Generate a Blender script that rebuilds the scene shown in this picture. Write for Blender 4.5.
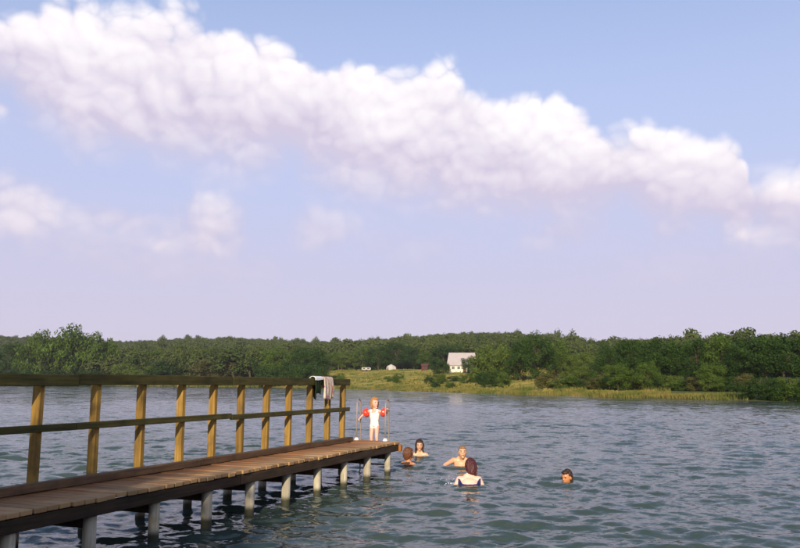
import bpy, bmesh, math, random
import numpy as np
from mathutils import Vector, Matrix, Euler, noise as mnoise

for o in list(bpy.data.objects):
    bpy.data.objects.remove(o)
scene = bpy.context.scene
COL = scene.collection
R = math.radians
rnd = random.Random(7)

# ------------------------------------------------------------------ camera
EYE = 1.64                      # metres above the lake
F = 778.0                       # focal length in pixels of the 800 px wide photograph
cam_d = bpy.data.cameras.new('camera')
cam_d.sensor_width = 36.0
cam_d.lens = 36.0 * F / 800.0
cam_d.clip_start = 0.1
cam_d.clip_end = 12000
cam = bpy.data.objects.new('camera', cam_d)
COL.objects.link(cam)
PITCH, ROLL = R(8.0), R(0.36)
CAM_M = Matrix.Rotation(R(90) + PITCH, 4, 'X') @ Matrix.Rotation(ROLL, 4, 'Z')
cam.matrix_world = Matrix.Translation((0, 0, EYE)) @ CAM_M
scene.camera = cam

def ray(px, py):
    """world direction of a pixel of the 800x548 photograph"""
    v = Vector(((px - 400) / F, -(py - 274) / F, -1.0))
    return (CAM_M.to_3x3() @ v)

def at_depth(px, py, Y):
    d = ray(px, py)
    return Vector((0, 0, EYE)) + d * (Y / d.y)

def at_level(px, py, z):
    d = ray(px, py)
    return Vector((0, 0, EYE)) + d * ((z - EYE) / d.z)

def azel(px, py):
    d = ray(px, py).normalized()
    return math.atan2(d.x, d.y), math.asin(d.z)

# ------------------------------------------------------------------ world
SUN_EL = R(19)
SUN_DIR = Vector((-0.143 * math.cos(SUN_EL), -0.990 * math.cos(SUN_EL), math.sin(SUN_EL))).normalized()

world = bpy.data.worlds.new('World')
scene.world = world
world.use_nodes = True

class NT:
    """tiny helper to write node trees"""
    def __init__(self, tree):
        self.t = tree
        tree.nodes.clear()
    def n(self, typ, **kw):
        nd = self.t.nodes.new(typ)
        for k, v in kw.items():
            setattr(nd, k, v)
        return nd
    def link(self, a, b):
        self.t.links.new(a, b)
    def put(self, sock, v):
        if isinstance(v, bpy.types.NodeSocket):
            self.t.links.new(v, sock)
        elif v is not None:
            sock.default_value = v
    def math(self, op, a, b=None, c=None, clamp=False):
        nd = self.n('ShaderNodeMath', operation=op, use_clamp=clamp)
        for i, v in enumerate((a, b, c)):
            if v is not None:
                self.put(nd.inputs[i], v)
        return nd.outputs[0]
    def vmath(self, op, a, b=None):
        nd = self.n('ShaderNodeVectorMath', operation=op)
        self.put(nd.inputs[0], a)
        if b is not None:
            self.put(nd.inputs[1], b)
        return nd.outputs[0]
    def mix(self, fac, a, b, blend='MIX'):
        nd = self.n('ShaderNodeMix', data_type='RGBA', blend_type=blend)
        self.put(nd.inputs[0], fac)
        self.put(nd.inputs[6], a if not isinstance(a, tuple) else (*a[:3], 1))
        self.put(nd.inputs[7], b if not isinstance(b, tuple) else (*b[:3], 1))
        return nd.outputs[2]
    def smooth(self, x, lo, hi, a=0.0, b=1.0):
        nd = self.n('ShaderNodeMapRange', interpolation_type='SMOOTHSTEP')
        self.put(nd.inputs[0], x)
        nd.inputs[1].default_value = lo; nd.inputs[2].default_value = hi
        nd.inputs[3].default_value = a; nd.inputs[4].default_value = b
        return nd.outputs[0]
    def noise(self, vec, scale, detail=4, rough=0.5, dist=0.0):
        nd = self.n('ShaderNodeTexNoise')
        self.put(nd.inputs['Vector'], vec)
        nd.inputs['Scale'].default_value = scale
        nd.inputs['Detail'].default_value = detail
        nd.inputs['Roughness'].default_value = rough
        nd.inputs['Distortion'].default_value = dist
        return nd.outputs[0]
    def curve(self, x, pts):
        nd = self.n('ShaderNodeFloatCurve')
        self.put(nd.inputs['Value'], x)
        c = nd.mapping.curves[0]
        c.points[0].location = pts[0]
        c.points[1].location = pts[-1]
        for p in pts[1:-1]:
            c.points.new(*p)
        for p in c.points:
            p.handle_type = 'VECTOR'
        nd.mapping.update()
        return nd.outputs[0]

def build_world():
    T = NT(world.node_tree)
    sky = T.n('ShaderNodeTexSky', sky_type='NISHITA')
    sky.sun_disc = False
    sky.sun_elevation = SUN_EL
    sky.sun_rotation = math.atan2(SUN_DIR.x, SUN_DIR.y)
    sky.altitude = 50
    sky.air_density = 1.0
    sky.dust_density = 0.7
    sky.ozone_density = 2.5
    tc = T.n('ShaderNodeTexCoord')
    D = T.vmath('NORMALIZE', tc.outputs['Generated'])
    sp = T.n('ShaderNodeSeparateXYZ'); T.link(D, sp.inputs[0])
    x, y, z = sp.outputs
    u = T.math('ARCTAN2', x, y)
    v = T.math('ARCSINE', z)
    # planar coordinates on the sky (azimuth, stretched elevation) for the cloud relief
    cb = T.n('ShaderNodeCombineXYZ')
    T.put(cb.inputs[0], u); T.put(cb.inputs[1], T.math('MULTIPLY', v, 1.2))
    P = cb.outputs[0]
    warp = T.n('ShaderNodeTexNoise', noise_dimensions='2D'); T.put(warp.inputs['Vector'], P)
    warp.inputs['Scale'].default_value = 11; warp.inputs['Detail'].default_value = 2.5
    off = T.vmath('MULTIPLY', T.vmath('SUBTRACT', warp.outputs['Color'], (0.5, 0.5, 0.5)), (0.036, 0.036, 0.0))
    PW = T.vmath('ADD', P, off)

    def billow(vec):
        """puffy cumulus relief, round on top with creases between the heads, about -0.5..0.5"""
        def vor(scale, k):
            nd = T.n('ShaderNodeTexVoronoi', feature='F1', voronoi_dimensions='2D')
            T.put(nd.inputs['Vector'], vec)
            nd.inputs['Scale'].default_value = scale
            d = nd.outputs['Distance']
            return T.math('MULTIPLY', T.math('SUBTRACT', 0.19, T.math('MULTIPLY', d, d)), k)
        nz = T.n('ShaderNodeTexNoise', noise_dimensions='2D'); T.put(nz.inputs['Vector'], vec)
        nz.inputs['Scale'].default_value = 11; nz.inputs['Detail'].default_value = 6; nz.inputs['Roughness'].default_value = 0.52
        f = T.math('MULTIPLY', T.math('SUBTRACT', nz.outputs[0], 0.5), 0.8)
        return T.math('ADD', T.math('ADD', vor(8, 0.80), vor(21, 0.40)), T.math('ADD', vor(52, 0.20), f))
    B = billow(PW)
    B2 = billow(T.vmath('ADD', PW, (0.005, 0.013, 0.0)))
    lw = T.n('ShaderNodeTexNoise', noise_dimensions='2D'); T.put(lw.inputs['Vector'], P)
    lw.inputs['Scale'].default_value = 5; lw.inputs['Detail'].default_value = 3
    LOW = lw.outputs[0]

    # ---- the long bank of cumulus: upper and lower outline in azimuth / elevation
    un = T.math('DIVIDE', T.math('ADD', u, R(60)), R(120), clamp=True)
    def outl(pts, lo, hi):
        q = [(0.0, lo)]
        for px, py in pts:
            a, e = azel(px, py)
            q.append(((a + R(60)) / R(120), e / R(45)))
        q.append((1.0, hi))
        return T.math('MULTIPLY', T.curve(un, q), R(45))
    top = outl([(-60, 14), (0, 10), (72, -6), (108, 10), (150, 4), (205, 10), (250, 28), (330, 52), (395, 74), (455, 70), (492, 96),
                (560, 98), (600, 120), (665, 128), (738, 134), (752, 176), (775, 180), (800, 184), (870, 204)], 0.85, 0.2)
    bot = outl([(-60, 94), (0, 94), (55, 116), (80, 138), (150, 146), (230, 158), (330, 178), (420, 198), (520, 212), (620, 216), (720, 216), (800, 228), (870, 252)], 0.6, 0.18)
    thick = T.math('SUBTRACT', top, bot)
    hb = T.math('DIVIDE', T.math('SUBTRACT', v, bot), thick)           # 0 at the base, 1 at the top
    Bn = B
    dt = T.math('ADD', T.math('DIVIDE', T.math('SUBTRACT', top, v), R(2.4)), T.math('MULTIPLY', T.math('MINIMUM', Bn, 0.34), 1.5))
    db = T.math('ADD', T.math('DIVIDE', T.math('SUBTRACT', v, bot), R(2.2)), T.math('MULTIPLY', Bn, 1.3))
    a_top = T.smooth(dt, -0.2, 0.4)
    a_bot = T.smooth(db, -1.3, 1.1)
    bank = T.math('MULTIPLY', a_top, a_bot)
    fade = T.math('MULTIPLY', T.smooth(u, R(-50), R(-38)), T.smooth(u, R(50), R(38)))
    bank = T.math('MULTIPLY', bank, fade)
    # ---- small loose puffs below it
    puffs = None
    for (px, py, rx, ry, k) in [(14, 204, 46, 34, 0.8), (116, 219, 56, 18, 0.6), (210, 232, 58, 36, 0.8), (318, 226, 46, 28, 0.5),
                                (2, 108, 20, 14, 0.8), (2, 178, 16, 10, 0.2),
                                (570, 230, 110, 28, 0.55), (672, 222, 50, 26, 0.5), (92, 112, 44, 22, 0.85), (756, 203, 66, 32, 0.95),
                                (170, 262, 150, 22, 0.3), (100, 242, 70, 20, 0.35), (420, 245, 80, 22, 0.25), (700, 262, 120, 20, 0.2)]:
        a, e = azel(px, py)
        du = T.math('DIVIDE', T.math('SUBTRACT', u, a), rx / F)
        dv = T.math('DIVIDE', T.math('SUBTRACT', v, e), ry / F)
        r2 = T.math('SQRT', T.math('ADD', T.math('MULTIPLY', du, du), T.math('MULTIPLY', dv, dv)))
        s = T.math('ADD', T.math('SUBTRACT', 0.95, r2), T.math('MULTIPLY', Bn, 1.25))
        al = T.math('MULTIPLY', T.smooth(s, -0.3, 0.75), k)
        puffs = al if puffs is None else T.math('MAXIMUM', puffs, al)
    # ---- the rest of the sky round about: scattered fair-weather cumulus
    q = T.math('ADD', T.math('MULTIPLY', T.math('SUBTRACT', LOW, 0.60), 5.0), T.math('MULTIPLY', Bn, 0.9))
    gen = T.math('MULTIPLY', T.smooth(q, 0.0, 0.6), 0.8)
    away = T.math('MAXIMUM', T.math('MAXIMUM', T.smooth(u, R(33), R(48)), T.smooth(u, R(-33), R(-48))), T.smooth(v, R(31), R(42)))
    seam = T.smooth(T.math('ABSOLUTE', u), R(178), R(168))
    gen = T.math('MULTIPLY', T.math('MULTIPLY', T.math('MULTIPLY', gen, away), seam), T.smooth(v, R(2), R(12)))
    alpha = T.math('MAXIMUM', T.math('MAXIMUM', bank, puffs), gen)

    # ---- cloud light and shade
    rel = T.math('MULTIPLY', T.math('SUBTRACT', B, B2), 0.75)
    hgt = T.smooth(hb, 0.05, 0.95)
    lit = T.math('ADD', T.math('ADD', T.math('MULTIPLY', hgt, 0.80), rel), 0.04)
    lit = T.math('ADD', lit, T.math('MULTIPLY', puffs, T.smooth(hb, 0.1, -0.3, 0.0, 0.6)))
    lit = T.math('ADD', lit, T.math('MULTIPLY', Bn, 0.5), clamp=True)
    low = T.smooth(v, R(4), R(17))
    shade = T.mix(low, (0.55, 0.485, 0.61), (0.57, 0.515, 0.65))
    white = T.mix(low, (0.72, 0.610, 0.66), (0.93, 0.885, 0.90))
    ccol = T.mix(lit, shade, white)

    bg_s = T.n('ShaderNodeBackground')
    tint = T.mix(1.0, sky.outputs[0], SKY_TINT, 'MULTIPLY')
    T.link(tint, bg_s.inputs[0]); bg_s.inputs[1].default_value = SKY_STRENGTH
    bg_h = T.n('ShaderNodeBackground')
    hz = T.mix(T.smooth(v, R(0), R(18)), (0.550, 0.500, 0.635), (0.465, 0.500, 0.715))
    T.link(hz, bg_h.inputs[0]); bg_h.inputs[1].default_value = 1.0
    mx0 = T.n('ShaderNodeMixShader')
    T.put(mx0.inputs[0], T.smooth(v, R(46), R(6), 0.0, 0.97))
    T.link(bg_s.outputs[0], mx0.inputs[1]); T.link(bg_h.outputs[0], mx0.inputs[2])
    bg_c = T.n('ShaderNodeBackground')
    T.link(ccol, bg_c.inputs[0]); bg_c.inputs[1].default_value = 1.0
    mx = T.n('ShaderNodeMixShader')
    T.put(mx.inputs[0], alpha)
    T.link(mx0.outputs[0], mx.inputs[1]); T.link(bg_c.outputs[0], mx.inputs[2])
    out = T.n('ShaderNodeOutputWorld')
    T.link(mx.outputs[0], out.inputs[0])

SKY_STRENGTH = 0.15
SKY_TINT = (1.14, 1.08, 1.10)
build_world()
world.cycles.sampling_method = 'MANUAL'
world.cycles.sample_map_resolution = 512

sun_d = bpy.data.lights.new('sun', 'SUN')
sun_d.energy = 5.0
sun_d.angle = R(0.53)
sun_d.color = (1.0, 0.86, 0.66)
sun = bpy.data.objects.new('sun', sun_d)
COL.objects.link(sun)
sun.rotation_euler = SUN_DIR.to_track_quat('Z', 'Y').to_euler()
sun.location = SUN_DIR * 60

scene.render.engine = 'CYCLES'
scene.cycles.max_bounces = 6
scene.cycles.diffuse_bounces = 2
scene.cycles.glossy_bounces = 3
vs = scene.view_settings
vs.view_transform = 'Standard'
vs.look = 'None'
vs.gamma = 1.0
vs.exposure = 0.25
vs.use_curve_mapping = False

# ------------------------------------------------------------------ helpers
def link(o, parent=None):
    COL.objects.link(o)
    if parent is not None:
        o.parent = parent
    return o

def tag(o, label=None, cat=None, group=None, kind=None):
    if label: o['label'] = label
    if cat: o['category'] = cat
    if group: o['group'] = group
    if kind: o['kind'] = kind
    return o

def empty(name, loc=(0, 0, 0), rz=0.0):
    o = bpy.data.objects.new(name, None)
    o.location = loc
    o.rotation_euler = (0, 0, rz)
    o.empty_display_size = 0.2
    return link(o)

def mesh_obj(name, me, mat, parent=None, loc=None, rot=None):
    o = bpy.data.objects.new(name, me)
    if mat is not None and len(me.materials) == 0:
        me.materials.append(mat)
    if loc is not None: o.location = loc
    if rot is not None: o.rotation_euler = rot
    return link(o, parent)

def np_mesh(name, verts, quads, smooth=False):
    """verts (n,3), quads (m,k) arrays -> mesh, quickly"""
    me = bpy.data.meshes.new(name)
    verts = np.asarray(verts, dtype=np.float32); quads = np.asarray(quads, dtype=np.int32)
    m, k = quads.shape
    me.vertices.add(len(verts)); me.vertices.foreach_set('co', verts.ravel())
    me.loops.add(m * k); me.loops.foreach_set('vertex_index', quads.ravel())
    me.polygons.add(m)
    me.polygons.foreach_set('loop_start', np.arange(0, m * k, k, dtype=np.int32))
    me.polygons.foreach_set('loop_total', np.full(m, k, dtype=np.int32))
    if smooth:
        me.polygons.foreach_set('use_smooth', np.ones(m, dtype=bool))
    me.update(calc_edges=True)
    me.validate()
    return me

def bm_mesh(name, bm, smooth=False):
    me = bpy.data.meshes.new(name)
    bm.normal_update()
    bm.to_mesh(me); bm.free()
    if smooth:
        me.polygons.foreach_set('use_smooth', np.ones(len(me.polygons), dtype=bool))
    return me

def add_box(bm, c, s, bevel=0.0, rot=None):
    r = bmesh.ops.create_cube(bm, size=1.0)
    M = Matrix.Translation(c)
    if rot is not None: M = M @ rot
    M = M @ Matrix.Diagonal((s[0], s[1], s[2], 1))
    bmesh.ops.transform(bm, matrix=M, verts=r['verts'])
    if bevel:
        es = list({e for v in r['verts'] for e in v.link_edges})
        bmesh.ops.bevel(bm, geom=es, offset=bevel, segments=1, affect='EDGES', profile=0.5)

def box_mesh(name, s, bevel=0.004):
    bm = bmesh.new(); add_box(bm, (0, 0, 0), s, bevel)
    return bm_mesh(name, bm)

def add_tube(bm, pts, radii, seg=10, ell=1.0, caps=True):
    """swept round tube through pts"""
    pts = [Vector(p) for p in pts]
    rings = []
    up = Vector((0, 0, 1))
    for i, p in enumerate(pts):
        a = pts[max(i - 1, 0)]; b = pts[min(i + 1, len(pts) - 1)]
        t = (b - a).normalized()
        ref = up if abs(t.z) < 0.95 else Vector((0, 1, 0))
        x = t.cross(ref).normalized(); y = x.cross(t).normalized()
        r = radii[i] if hasattr(radii, '__len__') else radii
        rings.append([bm.verts.new(p + (x * math.cos(2 * math.pi * k / seg) + y * math.sin(2 * math.pi * k / seg) * ell) * r) for k in range(seg)])
    for i in range(len(rings) - 1):
        for k in range(seg):
            bm.faces.new((rings[i][k], rings[i][(k + 1) % seg], rings[i + 1][(k + 1) % seg], rings[i + 1][k]))
    if caps:
        bm.faces.new(list(reversed(rings[0]))); bm.faces.new(rings[-1])
    return rings

def add_ball(bm, c, r, seg=12, rings=8, rot=None):
    res = bmesh.ops.create_uvsphere(bm, u_segments=seg, v_segments=rings, radius=1.0)
    r = (r, r, r) if not hasattr(r, '__len__') else r
    M = Matrix.Translation(c)
    if rot is not None: M = M @ rot
    M = M @ Matrix.Diagonal((r[0], r[1], r[2], 1))
    bmesh.ops.transform(bm, matrix=M, verts=res['verts'])
    return res['verts']

# ------------------------------------------------------------------ materials
def new_mat(name):
    m = bpy.data.materials.new(name)
    m.use_nodes = True
    return m, NT(m.node_tree)

def finish(T, bsdf):
    out = T.n('ShaderNodeOutputMaterial')
    T.link(bsdf, out.inputs[0])

def principled(T, col, rough=0.7, spec=0.3, bump=None, bump_d=0.01, strength=1.0, **kw):
    b = T.n('ShaderNodeBsdfPrincipled')
    T.put(b.inputs['Base Color'], col if not isinstance(col, tuple) else (*col[:3], 1))
    T.put(b.inputs['Roughness'], rough)
    b.inputs['Specular IOR Level'].default_value = spec
    for k, v in kw.items():
        T.put(b.inputs[k], v)
    if bump is not None:
        bp = T.n('ShaderNodeBump')
        bp.inputs['Strength'].default_value = strength
        bp.inputs['Distance'].default_value = bump_d
        T.link(bump, bp.inputs['Height'])
        T.link(bp.outputs[0], b.inputs['Normal'])
    return b.outputs[0]

def wood(name, c1, c2, c3, axis=0, grain=30.0, rough=0.75, var=0.35, stain=None):
    """weathered board: grain runs along the given local axis; c3 are dark cracks and dirt"""
    m, T = new_mat(name)
    tc = T.n('ShaderNodeTexCoord'); oi = T.n('ShaderNodeObjectInfo')
    sh = T.n('ShaderNodeCombineXYZ')
    T.put(sh.inputs[0], T.math('MULTIPLY', oi.outputs['Random'], 31.0)); T.put(sh.inputs[1], T.math('MULTIPLY', oi.outputs['Random'], 57.0))
    base = T.vmath('ADD', tc.outputs['Object'], sh.outputs[0])
    sc = [grain, grain, grain]; sc[axis] = grain * 0.06
    v = T.vmath('MULTIPLY', base, tuple(sc))
    g = T.noise(v, 1.0, 6, 0.6, 0.4)
    blot = T.noise(base, 3.5, 4, 0.6)
    col = T.mix(T.smooth(g, 0.3, 0.72), c1, c2)
    col = T.mix(T.smooth(blot, 0.45, 0.75, 0, 0.65), col, c3)
    cr = T.smooth(T.noise(v, 2.3, 3, 0.7), 0.66, 0.74, 0, 0.7)
    col = T.mix(cr, col, (c3[0] * 0.4, c3[1] * 0.4, c3[2] * 0.4))
    if stain is not None:
        col = stain(T, tc, col, blot)
    br = T.math('ADD', 1 - var, T.math('MULTIPLY', oi.outputs['Random'], 2 * var))
    cbr = T.n('ShaderNodeCombineXYZ')
    for i in range(3): T.put(cbr.inputs[i], br)
    col = T.mix(1.0, col, cbr.outputs[0], 'MULTIPLY')
    h = T.math('SUBTRACT', g, T.math('MULTIPLY', cr, 0.6))
    finish(T, principled(T, col, rough, 0.25, h, 0.004, 0.7))
    return m

def plain(name, col, rough=0.6, spec=0.3, nscale=8.0, amt=0.2, bump_d=0.003, **kw):
    m, T = new_mat(name)
    tc = T.n('ShaderNodeTexCoord')
    n = T.noise(tc.outputs['Object'], nscale, 5, 0.6)
    dark = tuple(c * (1 - amt) for c in col); lite = tuple(min(1, c * (1 + amt)) for c in col)
    finish(T, principled(T, T.mix(n, dark, lite), rough, spec, n, bump_d, 0.5, **kw))
    return m

def deck_wear(T, tc, col, blot):
    # planks are trodden reddish in the middle and bleached pale toward their lake-side ends
    s = T.n('ShaderNodeSeparateXYZ'); T.link(tc.outputs['Object'], s.inputs[0])
    e = T.smooth(T.math('ADD', s.outputs[0], T.math('MULTIPLY', T.math('SUBTRACT', blot, 0.5), 1.3)), 0.0, 0.5)
    return T.mix(T.math('MULTIPLY', e, 0.65), col, (0.45, 0.29, 0.135))

def pile_wet(T, tc, col, blot):
    g = T.n('ShaderNodeNewGeometry')
    s = T.n('ShaderNodeSeparateXYZ'); T.link(g.outputs['Position'], s.inputs[0])
    w = T.smooth(T.math('ADD', s.outputs[2], T.math('MULTIPLY', T.math('SUBTRACT', blot, 0.5), 0.10)), 0.13, 0.05)
    return T.mix(w, col, (0.045, 0.045, 0.025))

M = {}
M['deck'] = wood('deck_planks', (0.21, 0.085, 0.030), (0.34, 0.165, 0.062), (0.085, 0.036, 0.015), axis=0, stain=deck_wear, var=0.22)
M['post'] = wood('yellow_stained_posts', (0.21, 0.118, 0.026), (0.37, 0.222, 0.048), (0.085, 0.055, 0.022), axis=2, var=0.30)
M['rail'] = wood('mossy_rail', (0.050, 0.044, 0.011), (0.105, 0.088, 0.022), (0.022, 0.025, 0.008), axis=1, var=0.15)
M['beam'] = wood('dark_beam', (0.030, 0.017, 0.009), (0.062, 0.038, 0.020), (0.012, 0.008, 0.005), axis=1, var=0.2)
M['kick'] = wood('kick_board', (0.10, 0.055, 0.028), (0.18, 0.105, 0.05), (0.045, 0.027, 0.015), axis=1, var=0.2)
M['pile'] = wood('weathered_pile', (0.32, 0.28, 0.20), (0.52, 0.46, 0.34), (0.15, 0.125, 0.08), axis=2, var=0.15, stain=pile_wet)
M['orange_end'] = plain('raw_beam_end', (0.30, 0.11, 0.022), 0.7, 0.2, 14)
M['ladder'] = plain('ladder_tube', (0.24, 0.19, 0.16), 0.45, 0.5, 20, 0.3)
M['bracket'] = plain('white_bracket', (0.75, 0.73, 0.70), 0.5, 0.4)
M['bark'] = plain('bark', (0.075, 0.055, 0.035), 0.9, 0.1, 3.0, 0.45, 0.02)

def water_mat():
    m, T = new_mat('lake_water')
    g = T.n('ShaderNodeNewGeometry')
    P = g.outputs['Position']
    def slope(scale, vec, k):
        """fine ripples as a random tilt of the surface (holds at any distance, unlike bump)"""
        nd = T.n('ShaderNodeTexNoise'); T.put(nd.inputs['Vector'], vec)
        nd.inputs['Scale'].default_value = scale; nd.inputs['Detail'].default_value = 3; nd.inputs['Roughness'].default_value = 0.6
        return T.vmath('MULTIPLY', T.vmath('SUBTRACT', nd.outputs['Color'], (0.5, 0.5, 0.5)), (k * 0.7, k, 0.0))
    va = T.vmath('MULTIPLY', P, (1.0, 2.0, 1.0))
    t1 = slope(3.2, va, 0.46)
    t2 = slope(11.0, T.vmath('ADD', va, (7.0, 3.0, 1.0)), 0.46)
    tilt = T.vmath('ADD', t1, t2)
    ln = T.n('ShaderNodeVectorMath', operation='LENGTH'); T.link(P, ln.inputs[0])
    far = T.smooth(ln.outputs['Value'], 25, 140)
    big = slope(0.5, T.vmath('MULTIPLY', P, (1.0, 0.55, 1.0)), 0.5)
    sc = T.n('ShaderNodeVectorMath', operation='SCALE'); T.link(big, sc.inputs[0]); T.link(far, sc.inputs['Scale'])
    tilt = T.vmath('ADD', tilt, sc.outputs[0])
    gust = T.noise(T.vmath('MULTIPLY', P, (0.35, 1.0, 1.0)), 0.11, 4, 0.6)
    gs = T.n('ShaderNodeVectorMath', operation='SCALE'); T.link(tilt, gs.inputs[0]); T.link(T.smooth(gust, 0.32, 0.68, 0.55, 1.5), gs.inputs['Scale'])
    tilt = gs.outputs[0]
    N = T.vmath('NORMALIZE', T.vmath('ADD', g.outputs['Normal'], tilt))
    patch = T.noise(T.vmath('MULTIPLY', P, (1.0, 0.35, 1.0)), 0.05, 3, 0.6)
    col = T.mix(patch, (0.038, 0.056, 0.044), (0.052, 0.076, 0.062))
    b = T.n('ShaderNodeBsdfPrincipled')
    T.link(col, b.inputs['Base Color']); b.inputs['Roughness'].default_value = 0.09
    b.inputs['IOR'].default_value = 1.333
    T.link(N, b.inputs['Normal'])
    finish(T, b.outputs[0])
    return m
M['water'] = water_mat()

def leaf_mat(name, c1, c2, c3):
    m, T = new_mat(name)
    tc = T.n('ShaderNodeTexCoord'); oi = T.n('ShaderNodeObjectInfo'); g = T.n('ShaderNodeNewGeometry')
    n = T.noise(tc.outputs['Object'], 5.0, 3, 0.6)
    col = T.mix(T.smooth(n, 0.35, 0.68), c1, c2)
    col = T.mix(T.math('MULTIPLY', oi.outputs['Random'], 0.75), col, c3)
    r = T.noise(T.vmath('MULTIPLY', g.outputs['Position'], (3.1, 2.7, 3.3)), 1.0, 2, 0.5)
    col = T.mix(T.smooth(r, 0.25, 0.8, 0, 0.55), col, (c2[0] * 1.25, c2[1] * 1.2, c2[2] * 0.9))
    b = T.n('ShaderNodeBsdfPrincipled')
    T.link(col, b.inputs['Base Color']); b.inputs['Roughness'].default_value = 0.6
    b.inputs['Specular IOR Level'].default_value = 0.15
    tr = T.n('ShaderNodeBsdfTranslucent'); T.link(col, tr.inputs[0])
    mx = T.n('ShaderNodeMixShader'); mx.inputs[0].default_value = 0.22
    T.link(b.outputs[0], mx.inputs[1]); T.link(tr.outputs[0], mx.inputs[2])
    finish(T, mx.outputs[0])
    return m
M['leaf_dark'] = leaf_mat('leaf_dark', (0.015, 0.040, 0.006), (0.042, 0.082, 0.010), (0.012, 0.036, 0.008))
M['leaf_mid'] = leaf_mat('leaf_mid', (0.034, 0.072, 0.010), (0.078, 0.128, 0.016), (0.066, 0.100, 0.012))
M['leaf_pale'] = leaf_mat('leaf_pale', (0.052, 0.088, 0.014), (0.105, 0.145, 0.026), (0.072, 0.115, 0.018))
M['leaf_brown'] = leaf_mat('leaf_brown', (0.060, 0.064, 0.018), (0.105, 0.100, 0.028), (0.070, 0.074, 0.020))

def forest_mat():
    m, T = new_mat('leaf_forest')
    oi = T.n('ShaderNodeObjectInfo'); g = T.n('ShaderNodeNewGeometry')
    c = T.mix(oi.outputs['Random'], (0.040, 0.064, 0.018), (0.088, 0.108, 0.032))
    r = T.noise(T.vmath('MULTIPLY', g.outputs['Position'], (0.9, 0.9, 0.9)), 1.0, 3, 0.6)
    c = T.mix(T.smooth(r, 0.3, 0.7, 0, 0.6), c, (0.090, 0.118, 0.034))
    b = T.n('ShaderNodeBsdfDiffuse'); T.link(c, b.inputs[0])
    tr = T.n('ShaderNodeBsdfTranslucent'); T.link(c, tr.inputs[0])
    mx = T.n('ShaderNodeMixShader'); mx.inputs[0].default_value = 0.2
    T.link(b.outputs[0], mx.inputs[1]); T.link(tr.outputs[0], mx.inputs[2])
    finish(T, mx.outputs[0])
    return m
M['leaf_forest'] = forest_mat()

def ground_mat():
    m, T = new_mat('ground_soil_and_grass')
    g = T.n('ShaderNodeNewGeometry'); P = g.outputs['Position']
    at = T.n('ShaderNodeAttribute', attribute_name='zone')
    sp = T.n('ShaderNodeSeparateColor'); T.link(at.outputs['Color'], sp.inputs[0])
    n = T.noise(P, 0.16, 5, 0.65); f = T.noise(P, 2.2, 5, 0.7)
    st = T.noise(T.vmath('MULTIPLY', P, (0.03, 0.16, 0.0)), 1.0, 4, 0.6)
    grass = T.mix(f, (0.050, 0.080, 0.018), (0.115, 0.140, 0.034))
    mead = T.mix(T.smooth(st, 0.38, 0.62), (0.19, 0.20, 0.030), (0.46, 0.32, 0.070))
    mead = T.mix(T.smooth(n, 0.46, 0.66, 0, 0.75), mead, (0.10, 0.135, 0.022))
    mead = T.mix(T.math('MULTIPLY', f, 0.35), mead, (0.36, 0.30, 0.085))
    col = T.mix(sp.outputs[0], grass, mead)
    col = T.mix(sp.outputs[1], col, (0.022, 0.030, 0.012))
    col = T.mix(sp.outputs[2], col, (0.080, 0.062, 0.040))
    finish(T, principled(T, col, 0.95, 0.1, f, 0.08, 0.6))
    return m
M['ground'] = ground_mat()

# ------------------------------------------------------------------ lake and land
LAKE = np.array([(-420, 440), (-300, 396), (-170, 340), (-110, 306), (-52, 270), (-30, 243), (-15.5, 220), (-4, 190), (6.3, 163),
                 (14, 138), (20, 119), (29, 103), (37, 86), (41.6, 81), (52, 68), (75, 50), (120, 25), (150, -10), (120, -30),
                 (60, -8), (30, 0.5), (12, 3.4), (4, 3.2), (-2, 2.4), (-6, 1.4), (-14, 0.6), (-30, -2), (-80, -5), (-200, 20), (-380, 100), (-480, 260)], dtype=float)

def lake_sd(x, y):
    """signed distance to the shoreline, negative on the lake"""
    x = np.asarray(x, float); y = np.asarray(y, float)
    d = np.full(x.shape, 1e18); inside = np.zeros(x.shape, bool)
    n = len(LAKE)
    for i in range(n):
        ax, ay = LAKE[i]; bx, by = LAKE[(i + 1) % n]
        ex, ey = bx - ax, by - ay
        t = np.clip(((x - ax) * ex + (y - ay) * ey) / (ex * ex + ey * ey), 0, 1)
        d = np.minimum(d, (x - ax - t * ex) ** 2 + (y - ay - t * ey) ** 2)
        c = ((ay > y) != (by > y)) & (x < (bx - ax) * (y - ay) / ((by - ay) if by != ay else 1e-9) + ax)
        inside ^= c
    d = np.sqrt(d)
    return np.where(inside, -d, d)

def sstep(x, a, b):
    t = np.clip((x - a) / (b - a), 0, 1)
    return t * t * (3 - 2 * t)

def terrain(x, y):
    x = np.asarray(x, float); y = np.asarray(y, float)
    d = lake_sd(x, y)
    d = d + 1.2 * np.sin(x * 0.21 + 0.5) * sstep(np.hypot(x, y), 40, 80) + 0.7 * np.sin(x * 0.53 + y * 0.31) * sstep(np.hypot(x, y), 40, 80)
    far = sstep(y, 30, 60)
    edge_ = x / np.maximum(y, 1.0)
    land = 0.42 * sstep(d, 0, 5) + far * (0.105 * np.clip(d - 3, 0, 62)) * (1 - 0.55 * sstep(edge_, 0.16, 0.26)) + far * (21.0 + 9.0 * (1 - sstep(edge_, -0.30, -0.04)) - 4.0 * sstep(edge_, 0.08, 0.24)) * sstep(d, 75, 520)
    land = land + far * sstep(d, 60, 300) * (2.5 * np.sin(x * 0.011 + 1.0) + 1.5 * np.sin(x * 0.027))
    bed = -np.minimum(-d * 0.16, 3.0)
    return np.where(d > 0, land, bed), d

def tz(x, y):
    return float(terrain(np.array([x]), np.array([y]))[0][0])

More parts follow.
